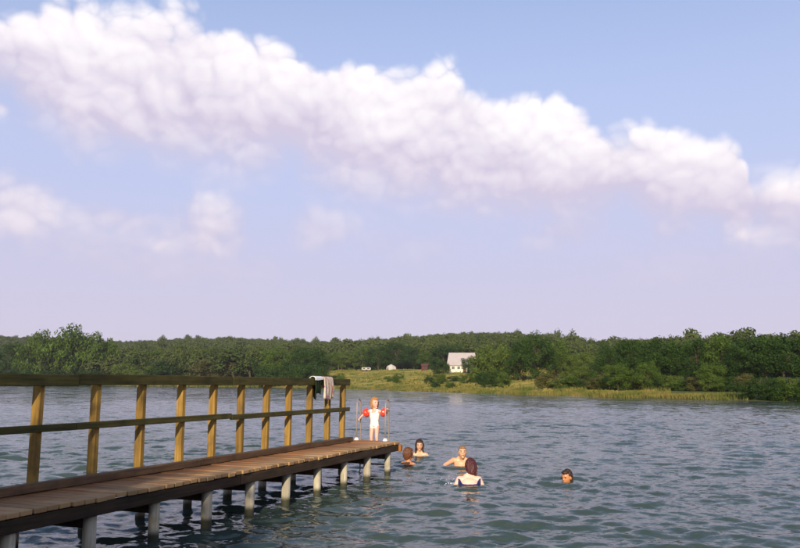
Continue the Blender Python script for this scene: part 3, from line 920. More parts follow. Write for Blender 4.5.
def build_forest():
    rs = np.random.RandomState(5)
    # points over the hillside, on a jittered grid, inside the part of the land the picture looks at
    g = 7.0
    gx, gy = np.meshgrid(np.arange(-560, 620, g), np.arange(120, 860, g))
    x = gx.ravel() + rs.uniform(-3, 3, gx.size); y = gy.ravel() + rs.uniform(-3, 3, gx.size)
    z, d = terrain(x, y)
    e = x / y
    ok = (d > 100) & (d < 470) & (np.abs(e) < 0.62)
    ok |= (d > 14) & (d < 470) & (e < -0.115) & (e > -0.62)
    x, y, z, d = x[ok], y[ok], z[ok], d[ok]
    n = len(x)
    h = rs.uniform(10, 17, n) * (0.72 + 0.28 * sstep(d, 60, 200)); w = rs.uniform(8, 15, n)
    h[rs.uniform(0, 1, n) < 0.03] *= 1.22
    me = bpy.data.meshes.new('hillside_forest')
    me.vertices.add(n); me.vertices.foreach_set('co', np.stack([x, y, z - 0.3], 1).astype(np.float32).ravel())
    a = me.attributes.new('tree_scale', 'FLOAT_VECTOR', 'POINT'); a.data.foreach_set('vector', np.stack([w, w, h], 1).astype(np.float32).ravel())
    a = me.attributes.new('tree_turn', 'FLOAT', 'POINT'); a.data.foreach_set('value', rs.uniform(0, 6.28, n).astype(np.float32))
    a = me.attributes.new('tree_pick', 'INT', 'POINT'); a.data.foreach_set('value', rs.randint(0, 3, n).astype(np.int32))
    o = mesh_obj('hillside_forest', me, None)
    tag(o, 'dense green forest covering the low hills along the horizon', 'forest', kind='stuff')
    pc = bpy.data.collections.new('forest_prototypes')
    for i in range(3):
        # trunk and crown joined, one prototype each
        bm = bmesh.new(); bm.from_mesh(PROTO['forest'][i][1])
        nf = len(bm.faces)
        bm.from_mesh(PROTO['forest'][i][0])
        bm.faces.ensure_lookup_table()
        for f in bm.faces[nf:]: f.material_index = 1
        m2 = bm_mesh('forest_tree', bm); m2.materials.append(M['leaf_forest']); m2.materials.append(M['bark'])
        pc.objects.link(bpy.data.objects.new('forest_tree', m2))
    ng = bpy.data.node_groups.new('plant_forest', 'GeometryNodeTree')
    ng.interface.new_socket('Geometry', in_out='INPUT', socket_type='NodeSocketGeometry')
    ng.interface.new_socket('Geometry', in_out='OUTPUT', socket_type='NodeSocketGeometry')
    N = ng.nodes; L = ng.links
    gi = N.new('NodeGroupInput'); go = N.new('NodeGroupOutput')
    ip = N.new('GeometryNodeInstanceOnPoints'); ci = N.new('GeometryNodeCollectionInfo')
    ci.inputs['Collection'].default_value = pc
    ci.inputs['Separate Children'].default_value = True
    ci.inputs['Reset Children'].default_value = True
    def attr(nm, ty):
        q = N.new('GeometryNodeInputNamedAttribute'); q.data_type = ty; q.inputs['Name'].default_value = nm
        return q.outputs['Attribute']
    cx = N.new('ShaderNodeCombineXYZ')
    L.new(attr('tree_turn', 'FLOAT'), cx.inputs[2])
    L.new(gi.outputs[0], ip.inputs['Points']); L.new(ci.outputs[0], ip.inputs['Instance'])
    ip.inputs['Pick Instance'].default_value = True
    L.new(attr('tree_pick', 'INT'), ip.inputs['Instance Index'])
    L.new(cx.outputs[0], ip.inputs['Rotation']); L.new(attr('tree_scale', 'FLOAT_VECTOR'), ip.inputs['Scale'])
    L.new(ip.outputs[0], go.inputs[0])
    mod = o.modifiers.new('plant_forest', 'NODES'); mod.node_group = ng
build_trees()
build_forest()

# reeds and tall shore grass
def reed_mat():
    m, T = new_mat('reed_blades')
    g = T.n('ShaderNodeNewGeometry'); P = g.outputs['Position']
    n = T.noise(T.vmath('MULTIPLY', P, (0.25, 0.25, 0.8)), 1.0, 4, 0.6)
    c = T.mix(T.smooth(n, 0.35, 0.65), (0.095, 0.125, 0.026), (0.25, 0.205, 0.058))
    b = T.n('ShaderNodeBsdfDiffuse'); T.link(c, b.inputs[0])
    tr = T.n('ShaderNodeBsdfTranslucent'); T.link(c, tr.inputs[0])
    mx = T.n('ShaderNodeMixShader'); mx.inputs[0].default_value = 0.3
    T.link(b.outputs[0], mx.inputs[1]); T.link(tr.outputs[0], mx.inputs[2])
    finish(T, mx.outputs[0])
    return m
def build_reeds():
    rs = np.random.RandomState(8)
    pts = []
    sh = LAKE[3:15]
    for i in range(len(sh) - 1):
        a, b = sh[i], sh[i + 1]
        L = np.hypot(*(b - a)); near = np.hypot(*((a + b) / 2))
        k = int(L * (190 if near < 150 else (110 if near < 240 else 40)))
        t = rs.uniform(0, 1, k)[:, None]
        p = a + (b - a) * t
        nrm = np.array([(b - a)[1], -(b - a)[0]]) / L * -1
        off = rs.uniform(-1.2, 6.5, k)[:, None] * (0.7 + 0.5 * np.sin(t * L * 0.35 + i))
        pts.append(p + nrm * off)
    p = np.concatenate(pts)
    z, d = terrain(p[:, 0], p[:, 1])
    ok = (d > -1.6) & (p[:, 0] / p[:, 1] < 0.432 + 0.012 * np.sin(p[:, 1] * 2.1))
    p = p[ok]; z = np.maximum(z[ok], -0.3); d = d[ok]
    n = len(p)
    h = rs.uniform(0.25, 0.62, n) * (0.75 + 0.4 * np.sin(p[:, 0] * 0.9 + p[:, 1] * 0.7) * np.sin(p[:, 1] * 0.23)) * (1 + 0.25 * (d < 1)) + 0.15
    w = 0.035 + 0.03 * rs.uniform(0, 1, n); w *= np.hypot(p[:, 0], p[:, 1]) / 110
    th = rs.uniform(0, math.pi, n); lx, ly = rs.normal(0, 0.16, n), rs.normal(0, 0.16, n)
    c, s = np.cos(th) * w, np.sin(th) * w
    X, Y = p[:, 0], p[:, 1]
    v = np.stack([np.stack([X - c, Y - s, z - 0.05], 1), np.stack([X + c, Y + s, z - 0.05], 1),
                  np.stack([X + c * 0.8 + lx * h * .5, Y + s * 0.8 + ly * h * .5, z + h * 0.6], 1),
                  np.stack([X + lx * h, Y + ly * h, z + h], 1)], 1).reshape(-1, 3)
    me = np_mesh('reeds', v, np.arange(n * 4).reshape(-1, 4))
    o = mesh_obj('shore_reeds', me, reed_mat())
    tag(o, 'yellow-green strip of reeds and tall grass along the far bank', 'reeds', kind='stuff')
build_reeds()

def build_meadow_grass():
    rs = np.random.RandomState(31)
    n = 40000
    e = rs.uniform(-0.095, 0.33, n); y = np.sqrt(rs.uniform(95 ** 2, 330 ** 2, n)); x = e * y
    z, d = terrain(x, y)
    lump = np.sin(x * 0.31 + 1.7 * np.sin(y * 0.11)) * np.sin(y * 0.17 + 0.8 * np.sin(x * 0.23)) + 0.4 * np.sin(x * 0.9 + y * 0.4)
    ok = (d > 4) & (d < 92) & (lump > rs.uniform(-0.6, 1.0, n))
    x, y, z, d, lump = x[ok], y[ok], z[ok], d[ok], lump[ok]; n = len(x)
    h = rs.uniform(0.18, 0.5, n) * (0.7 + 0.5 * np.clip(lump, 0, 1)); w = rs.uniform(0.10, 0.28, n)
    th = rs.uniform(0, math.pi, n); c, s_ = np.cos(th) * w, np.sin(th) * w
    v = np.stack([np.stack([x - c, y - s_, z - 0.05], 1), np.stack([x + c, y + s_, z - 0.05], 1),
                  np.stack([x + c * 1.3, y + s_ * 1.3, z + h * 0.8], 1), np.stack([x - c * 0.9, y - s_ * 0.9, z + h], 1)], 1).reshape(-1, 3)
    o = mesh_obj('meadow_grass', np_mesh('meadow_grass', v, np.arange(n * 4).reshape(-1, 4)), reed_mat())
    tag(o, 'tufts of dry yellow-green grass over the sloping field', 'grass', kind='stuff')
build_meadow_grass()

# ------------------------------------------------------------------ the house and the small things on the field
def build_house():
    wall_m = plain('white_render', (0.66, 0.61, 0.49), 0.9, 0.1, 1.5, 0.12)
    roof_m = plain('pale_roof', (0.40, 0.345, 0.33), 0.8, 0.2, 1.2, 0.2)
    dark_m = plain('dark_window_glass', (0.03, 0.035, 0.04), 0.1, 0.5)
    frame_m = plain('window_frame', (0.7, 0.68, 0.62), 0.6)
    door_m = plain('brown_door', (0.16, 0.08, 0.04), 0.7)
    p = at_depth(462, 384, 262); z = tz(p.x, p.y)
    h = empty('white_house', (p.x, p.y, z), R(-4))
    tag(h, 'white house with a large pale roof at the back of the field', 'house')
    W, Dp, H0, H1 = 8.6, 7.0, 2.5, 6.3
    bm = bmesh.new()
    x, y = W / 2, Dp / 2
    vs_ = [bm.verts.new(q) for q in ((-x, -y, -0.6), (x, -y, -0.6), (x, y, -0.6), (-x, y, -0.6), (-x, -y, H0), (x, -y, H0), (x, y, H0), (-x, y, H0), (-x, 0, H1 - 0.25), (x, 0, H1 - 0.25))]
    for f in ((0, 1, 5, 4), (1, 2, 6, 9, 5), (2, 3, 7, 6), (3, 0, 4, 8, 7), (3, 2, 1, 0)):
        bm.faces.new([vs_[i] for i in f])
    wall = mesh_obj('wall', bm_mesh('wall', bm), wall_m, h)
    bm = bmesh.new()
    o_ = 0.5; t = 0.16; xe = x + 0.75; xr = x + 0.05
    sl = (H1 - 0.25 - H0) / y
    ze = H0 - o_ * sl + 0.10
    def slab(sgn):
        a = [(-xe, sgn * (y + o_), ze), (xe, sgn * (y + o_), ze), (xr, sgn * 0.0, H1), (-xr, sgn * 0.0, H1)]
        lo = [bm.verts.new(q) for q in a]; hi = [bm.verts.new((q[0], q[1], q[2] + t)) for q in a]
        for f in ((lo[0], lo[1], lo[2], lo[3]), (hi[3], hi[2], hi[1], hi[0])): bm.faces.new(f)
        for k in range(4): bm.faces.new((lo[k], hi[k], hi[(k + 1) % 4], lo[(k + 1) % 4]))
    slab(-1); slab(1)
    bmesh.ops.recalc_face_normals(bm, faces=bm.faces)
    roof = mesh_obj('roof', bm_mesh('roof', bm), roof_m, h)
    for wx in (-2.9, -1.1, 2.6):
        bm = bmesh.new(); add_box(bm, (wx, -y - 0.02, 1.35), (1.0, 0.08, 1.1), 0.01)
        w_ = mesh_obj('window', bm_mesh('window', bm), frame_m, h)
        for q in (-0.23, 0.23):
            bm = bmesh.new(); add_box(bm, (wx + q, -y - 0.065, 1.35), (0.38, 0.03, 0.92), 0.0)
            mesh_obj('pane', bm_mesh('pane', bm), dark_m, w_)
    bm = bmesh.new(); add_box(bm, (0.8, -y - 0.02, 0.95), (0.95, 0.08, 2.1), 0.01)
    mesh_obj('door', bm_mesh('door', bm), door_m, h)

def build_field_things():
    wm = plain('white_canvas', (0.44, 0.41, 0.36), 0.8, 0.1, 3, 0.15)
    gm = plain('dark_opening', (0.05, 0.05, 0.05), 0.9, 0.1)
    # white tent
    p = at_depth(391, 384, 318); z = tz(p.x, p.y)
    t = empty('white_tent', (p.x, p.y, z), R(25)); tag(t, 'small white tent standing before the trees behind the field', 'tent')
    bm = bmesh.new()
    secs = [(-1.6, 1.3, 1.7), (0, 1.5, 2.4), (1.6, 1.3, 1.7)]
    rings = []
    for (xx, r, hh) in secs:
        rings.append([bm.verts.new((xx, -r * math.cos(math.pi * k / 8), hh * math.sin(math.pi * k / 8) ** 0.8)) for k in range(9)])
    for i in range(2):
        for k in range(8): bm.faces.new((rings[i][k], rings[i + 1][k], rings[i + 1][k + 1], rings[i][k + 1]))
    bm.faces.new(rings[0]); bm.faces.new(list(reversed(rings[-1])))
    bmesh.ops.recalc_face_normals(bm, faces=bm.faces)
    mesh_obj('canvas', bm_mesh('canvas', bm), wm, t)
    bm = bmesh.new(); vv = [bm.verts.new(q) for q in ((-1.62, -0.45, 0.02), (-1.62, 0.45, 0.02), (-1.62, 0, 1.2))]; bm.faces.new(vv)
    mesh_obj('door_flap', bm_mesh('door_flap', bm), gm, t)
    # long low caravan-like trailer
    p = at_depth(366, 384, 318); z = tz(p.x, p.y)
    t = empty('white_caravan', (p.x, p.y, z), R(8)); tag(t, 'low pale caravan parked at the back of the yellow field', 'caravan')
    bm = bmesh.new(); add_box(bm, (0, 0, 0.95), (3.7, 1.8, 1.1), 0.22); mesh_obj('body', bm_mesh('body', bm), wm, t)
    for xx in (-1.0, 0.8):
        bm = bmesh.new(); add_box(bm, (xx, -0.91, 1.08), (0.9, 0.04, 0.4), 0.01); mesh_obj('window', bm_mesh('window', bm), gm, t)
    for s in (-1, 1):
        bm = bmesh.new(); add_tube(bm, [(0.1, s * 0.86 - 0.1, 0.33), (0.1, s * 0.86 + 0.1, 0.33)], 0.33, 12); mesh_obj('wheel', bm_mesh('wheel', bm), gm, t)
    # dark red shed
    p = at_depth(425, 384, 290); z = tz(p.x, p.y)
    t = empty('red_shed', (p.x, p.y, z), R(-10)); tag(t, 'tiny dark red shed with a pitched roof beside the field', 'shed')
    rm = plain('red_boards', (0.10, 0.026, 0.020), 0.8, 0.2)
    bm = bmesh.new(); add_box(bm, (0, 0, 0.7), (2.3, 2.0, 1.8), 0.02); mesh_obj('wall', bm_mesh('wall', bm), rm, t)
    bm = bmesh.new()
    vv = [bm.verts.new(q) for q in ((-1.4, -1.3, 1.55), (1.4, -1.3, 1.55), (1.4, 1.3, 1.55), (-1.4, 1.3, 1.55), (-1.4, 0, 2.4), (1.4, 0, 2.4))]
    for f in ((0, 1, 5, 4), (2, 3, 4, 5), (3, 0, 4), (1, 2, 5), (3, 2, 1, 0)): bm.faces.new([vv[i] for i in f])
    mesh_obj('roof', bm_mesh('roof', bm), plain('dark_red_roof', (0.09, 0.035, 0.03), 0.8), t)
    bm = bmesh.new(); add_box(bm, (0.3, -1.01, 0.75), (0.8, 0.05, 1.5), 0.01); mesh_obj('door', bm_mesh('door', bm), gm, t)
    # white wrapped bale
    p = at_depth(434.5, 384, 282); z = tz(p.x, p.y)
    bm = bmesh.new(); add_tube(bm, [(-0.62, 0, 0.62), (-0.55, 0, 0.62), (0.55, 0, 0.62), (0.62, 0, 0.62)], [0.5, 0.64, 0.64, 0.5], 18)
    o = mesh_obj('wrapped_bale', bm_mesh('wrapped_bale', bm, True), wm, None, (p.x, p.y, z), (0, 0, 0.3))
    tag(o, 'white wrapped round bale between the red shed and the house', 'bale')
build_house()
build_field_things()

# ------------------------------------------------------------------ people
def skin_mat(name, col):
    m, T = new_mat(name)
    tc = T.n('ShaderNodeTexCoord')
    n = T.noise(tc.outputs['Object'], 14, 4, 0.6)
    c = T.mix(n, tuple(v * 0.88 for v in col), tuple(min(1, v * 1.10) for v in col))
    finish(T, principled(T, c, 0.42, 0.4, n, 0.002, 0.4, **{'Subsurface Weight': 0.08, 'Subsurface Radius': (0.01, 0.004, 0.002), 'Subsurface Scale': 0.3}))
    return m
def hair_mat(name, c1, c2):
    m, T = new_mat(name)
    tc = T.n('ShaderNodeTexCoord')
    n = T.noise(T.vmath('MULTIPLY', tc.outputs['Object'], (95, 95, 14)), 1.0, 4, 0.6)
    finish(T, principled(T, T.mix(T.smooth(n, 0.3, 0.7), c1, c2), 0.5, 0.35, n, 0.006, 0.9))
    return m

def capsule(bm, a, b, ra, rb, seg=12, flat=1.0, axis=None):
    """tapered closed limb segment with rounded ends"""
    a, b = Vector(a), Vector(b)
    t = (b - a).normalized()
    pts = []; rad = []
    for k in range(5):
        q = math.pi / 2 * k / 4
        pts.append(a - t * ra * math.cos(q)); rad.append(max(ra * math.sin(q), 0.0008))
    for k in range(1, 4):
        pts.append(a.lerp(b, k / 4)); rad.append(ra + (rb - ra) * k / 4)
    for k in range(5):
        q = math.pi / 2 * k / 4
        pts.append(b + t * rb * math.sin(q)); rad.append(max(rb * math.cos(q), 0.0008))
    add_tube(bm, pts, rad, seg, flat)

def head_shape(bm, c, s, rot):
    """head with jaw, chin, brow, nose and ears; the face looks along -y before rot"""
    def put(vs_):
        Mx = Matrix.Translation(c) @ rot @ Matrix.Scale(s, 4)
        bmesh.ops.transform(bm, matrix=Mx, verts=vs_)
    r = bmesh.ops.create_uvsphere(bm, u_segments=28, v_segments=20, radius=1.0)
    for v in r['verts']:
        x, y, z = v.co
        jaw = 1 - 0.26 * max(0, -z) ** 1.4
        X = 0.074 * x * jaw * (1.0 + 0.05 * max(0, y))
        Yv = 0.093 * y * (1 - (0.22 * max(0, -z) if y > 0 else 0.06 * max(0, -z)))
        Z = 0.116 * z
        if y < 0:
            for ex in (-0.031, 0.031):
                Yv += 0.010 * math.exp(-(((X - ex) / 0.017) ** 2 + ((Z - 0.008) / 0.013) ** 2))
        v.co = (X, Yv, Z)
    put(r['verts'])
    def ball(cc, rr, rt=None):
        put(add_ball(bm, cc, rr, 10, 8, rt))
    ball((0, -0.094, -0.018), (0.013, 0.018, 0.014))
    ball((0, -0.091, 0.000), (0.009, 0.011, 0.026))
    ball((0, -0.074, -0.094), (0.026, 0.020, 0.020))
    ball((0, -0.082, 0.028), (0.046, 0.012, 0.008))
    ball((0, -0.086, -0.052), (0.023, 0.010, 0.010))
    for sx in (-1, 1):
        ball((sx * 0.075, 0.008, -0.006), (0.010, 0.020, 0.030))

def hand_shape(bm, wrist, d, palm_n, s, curl=0.5):
    """palm, four bent fingers of different length and a thumb on the side"""
    d = Vector(d).normalized(); pn = Vector(palm_n); pn = (pn - d * pn.dot(d)).normalized(); sd = d.cross(pn).normalized()
    w = Vector(wrist)
    for k in (-1.0, -0.35, 0.35, 1.0):
        capsule(bm, w + sd * 0.010 * k * s, w + d * 0.078 * s + sd * 0.027 * k * s, 0.015 * s, 0.0125 * s, 8)
    for k, ln in zip((-1.05, -0.35, 0.35, 1.05), (0.058, 0.074, 0.080, 0.070)):
        b0 = w + d * 0.080 * s + sd * 0.029 * k * s
        q = curl; p1 = b0 + (d * math.cos(q) + pn * math.sin(q)) * ln * 0.5 * s
        q2 = curl * 2.3; p2 = p1 + (d * math.cos(q2) + pn * math.sin(q2)) * ln * 0.5 * s
        capsule(bm, b0, p1, 0.0090 * s, 0.0082 * s, 8); capsule(bm, p1, p2, 0.0082 * s, 0.0070 * s, 8)
    t0 = w + d * 0.022 * s + sd * 0.022 * s
    t1 = t0 + (d * 0.55 + sd * 0.75 + pn * 0.25).normalized() * 0.040 * s
    t2 = t1 + (d * 0.80 + sd * 0.15 + pn * 0.55).normalized() * 0.034 * s
    capsule(bm, t0, t1, 0.0125 * s, 0.0100 * s, 8); capsule(bm, t1, t2, 0.0100 * s, 0.0080 * s, 8)

def remesh(bm, name, voxel, smooth_it=4):
    me = bpy.data.meshes.new(name + '_raw'); bm.to_mesh(me); bm.free()
    o = bpy.data.objects.new(name + '_raw', me); COL.objects.link(o)
    m = o.modifiers.new('r', 'REMESH'); m.mode = 'VOXEL'; m.voxel_size = voxel
    s = o.modifiers.new('s', 'SMOOTH'); s.factor = 0.5; s.iterations = smooth_it
    dg = bpy.context.evaluated_depsgraph_get(); dg.update()
    res = bpy.data.meshes.new_from_object(o.evaluated_get(dg))
    bpy.data.objects.remove(o); bpy.data.meshes.remove(me)
    res.name = name
    res.polygons.foreach_set('use_smooth', np.ones(len(res.polygons), dtype=bool))
    return res

def shell(me, name, pred, off):
    """garment cut out of a body surface: the faces for which pred holds, lifted off the skin, with a folded hem"""
    bm = bmesh.new(); bm.from_mesh(me); bm.normal_update()
    kill = [f for f in bm.faces if not pred(f.calc_center_median())]
    bmesh.ops.delete(bm, geom=kill, context='FACES')
    for v in bm.verts: v.co += v.normal * off
    edges = [e for e in bm.edges if e.is_boundary]
    r = bmesh.ops.extrude_edge_only(bm, edges=edges)
    vv = [g for g in r['geom'] if isinstance(g, bmesh.types.BMVert)]
    for v in vv: v.co -= v.normal * off * 1.6
    m2 = bm_mesh(name, bm, True)
    return m2

def person(root, J, skin, hs, head_rot, s=1.0, voxel=0.008, feet=True):
    """J: joints in the root's frame. One continuous body surface."""
    bm = bmesh.new()
    g = lambda k: Vector(J[k])
    # torso as a stack of balls blended by the remesh
    pel, chest, neck = g('pelvis'), g('chest'), g('neck')
    shl, shr, hl, hr = g('sh_l'), g('sh_r'), g('hip_l'), g('hip_r')
    side = (shl - shr).normalized()
    up = (neck - pel).normalized(); fr = up.cross(side).normalized()
    B = Matrix((side, fr, up)).transposed().to_4x4()
    hw = (shl - shr).length / 2; hpw = max((hl - hr).length / 2 + 0.06 * s, 0.09 * s)
    L = (neck - pel).length
    prof_ = ((0.0, hpw * 1.0, 0.105), (0.14, hpw * 0.97, 0.10), (0.28, hpw * 0.90, 0.092), (0.42, hw * 0.82, 0.092), (0.56, hw * 0.90, 0.104), (0.70, hw * 0.96, 0.108), (0.82, hw * 0.92, 0.094))
    for t in np.linspace(0, 0.82, 19):
        wx = float(np.interp(t, [q[0] for q in prof_], [q[1] for q in prof_])); wy = float(np.interp(t, [q[0] for q in prof_], [q[2] for q in prof_]))
        c = pel.lerp(neck, t)
        if t > 0.2: c = c + (chest - pel.lerp(neck, 0.55)) * math.sin(math.pi * t)
        add_ball(bm, c, (wx, wy * s, L * 0.15), 18, 12, B)
    capsule(bm, shl, shr, 0.052 * s, 0.052 * s)
    capsule(bm, neck.lerp(shl, 0.35) + up * 0.012 * s, neck + up * 0.03 * s, 0.042 * s, 0.044 * s)
    capsule(bm, neck.lerp(shr, 0.35) + up * 0.012 * s, neck + up * 0.03 * s, 0.042 * s, 0.044 * s)
    hc = g('head')
    capsule(bm, neck - up * 0.02 * s, hc - (head_rot.to_3x3() @ Vector((0, -0.012, 0.07))) * hs, 0.054 * s, 0.050 * s)
    head_shape(bm, hc, hs, head_rot)
    for q in ('l', 'r'):
        sh, el, wr = g('sh_' + q), g('el_' + q), g('wr_' + q)
        capsule(bm, sh, el, 0.050 * s, 0.038 * s); capsule(bm, el, wr, 0.038 * s, 0.026 * s)
        hd = J.get('hd_' + q) or (wr - el)
        hand_shape(bm, wr, hd, J.get('pn_' + q, (0, 0, -1)), s * 1.0, J.get('curl_' + q, 0.35))
        hp, kn, an = g('hip_' + q), g('kn_' + q), g('an_' + q)
        capsule(bm, hp, kn, 0.082 * s, 0.055 * s); capsule(bm, kn, an, 0.056 * s, 0.036 * s)
        md = kn.lerp(an, 0.3); add_ball(bm, md + Vector((0, 0.012 * s, 0)), (0.052 * s, 0.055 * s, 0.09 * s), 10, 8)
        toe = g('toe_' + q)
        capsule(bm, an + (an - toe).normalized() * 0.03 * s, toe, 0.036 * s, 0.026 * s, 10, 0.8)
    me = remesh(bm, 'body', voxel)
    body = mesh_obj('body', me, skin, root)
    # eyes and lips
    Mh = Matrix.Translation(hc) @ head_rot @ Matrix.Scale(hs, 4)
    for sx in (-1, 1):
        bm = bmesh.new(); vv = add_ball(bm, (sx * 0.031, -0.0775, 0.008), (0.013, 0.008, 0.0075), 10, 6)
        bmesh.ops.transform(bm, matrix=Mh, verts=bm.verts); mesh_obj('eye', bm_mesh('eye', bm, True), EYE_M, root)
        bm = bmesh.new(); vv = add_ball(bm, (sx * 0.031, -0.090, 0.031), (0.020, 0.006, 0.004), 10, 6)
        bmesh.ops.transform(bm, matrix=Mh, verts=bm.verts); mesh_obj('eyebrow', bm_mesh('eyebrow', bm, True), BROW_M, root)
    bm = bmesh.new(); add_ball(bm, (0, -0.0945, -0.052), (0.021, 0.006, 0.006), 10, 6)
    bmesh.ops.transform(bm, matrix=Mh, verts=bm.verts); mesh_obj('lips', bm_mesh('lips', bm, True), LIP_M, root)
    return body, Mh

EYE_M = plain('eye_dark', (0.04, 0.03, 0.025), 0.2, 0.5)
BROW_M = plain('eyebrow_brown', (0.06, 0.035, 0.02), 0.8)
LIP_M = plain('lips', (0.45, 0.16, 0.12), 0.4)

def hair(root, Mh, mat, extra=(), voxel=0.007, puff=1.12, wob=0.013):
    """hair cap that leaves the face free, plus locks; locks given in head units"""
    bm = bmesh.new()
    add_ball(bm, (0, 0.026, 0.020), (0.080 * puff, 0.090 * puff, 0.110 * puff), 24, 16)
    add_ball(bm, (0, 0.040, -0.02), (0.074 * puff, 0.068 * puff, 0.085 * puff), 20, 14)
    add_ball(bm, (0, -0.040, 0.088), (0.060, 0.045, 0.034), 16, 10)
    for (a, b, ra, rb) in extra:
        capsule(bm, a, b, ra, rb, 12)
    me = remesh(bm, 'hair', voxel, 2)
    for v in me.vertices:
        n = mnoise.noise(Vector((v.co.x * 60, v.co.y * 60, v.co.z * 16)))
        v.co += v.normal * n * wob
    me.transform(Mh)
    return mesh_obj('hair', me, mat, root)

def tread(s=1.0, arms=None, lift=0.0, tilt=0.0, hx=0.0, hy=0.0, hz=0.0):
    """joints of a person treading water; shoulder line at z = lift; faces -y"""
    J = dict(pelvis=(0, 0.0, -0.50), chest=(0, 0.0, -0.22), neck=(0, 0.0, 0.035), head=(0, -0.025, 0.215),
             sh_l=(0.165, 0, -0.01), sh_r=(-0.165, 0, -0.01), hip_l=(0.09, 0, -0.54), hip_r=(-0.09, 0, -0.54),
             kn_l=(0.14, -0.22, -0.86), kn_r=(-0.12, -0.12, -0.93), an_l=(0.12, 0.02, -1.20), an_r=(-0.12, 0.16, -1.22),
             toe_l=(0.13, -0.10, -1.30), toe_r=(-0.13, 0.10, -1.36),
             el_l=(0.30, -0.14, -0.16), el_r=(-0.30, -0.14, -0.16), wr_l=(0.36, -0.36, -0.14), wr_r=(-0.36, -0.36, -0.14))
    if arms: J.update(arms)
    Rt = Matrix.Rotation(tilt, 3, 'X')
    out = {}
    for k, v in J.items():
        if isinstance(v, tuple):
            if k.startswith('hd') or k.startswith('pn'): out[k] = Rt @ Vector(v)
            else: out[k] = Rt @ (Vector(v) * s) + Vector((0, 0, lift))
        else: out[k] = v
    out['head'] = out['head'] + Vector((hx, hy, hz))
    return out

def swimmer(px, py, rz, label, skin, s=1.0, hs=1.0, lift=0.0, tilt=0.0, head=(0, 0, 0), arms=None, hoff=(0, 0, 0), name='person'):
    p = at_level(px, py, 0.0)
    SWIM.append((p.x, p.y, 0.45))
    t = empty(name, (p.x, p.y, 0.0), rz)
    tag(t, label, 'person')
    J = tread(s, arms, lift, tilt, *hoff)
    rot = Euler(head, 'XYZ').to_matrix().to_4x4()
    body, Mh = person(t, J, skin, hs, rot, s)
    return t, body, Mh, J

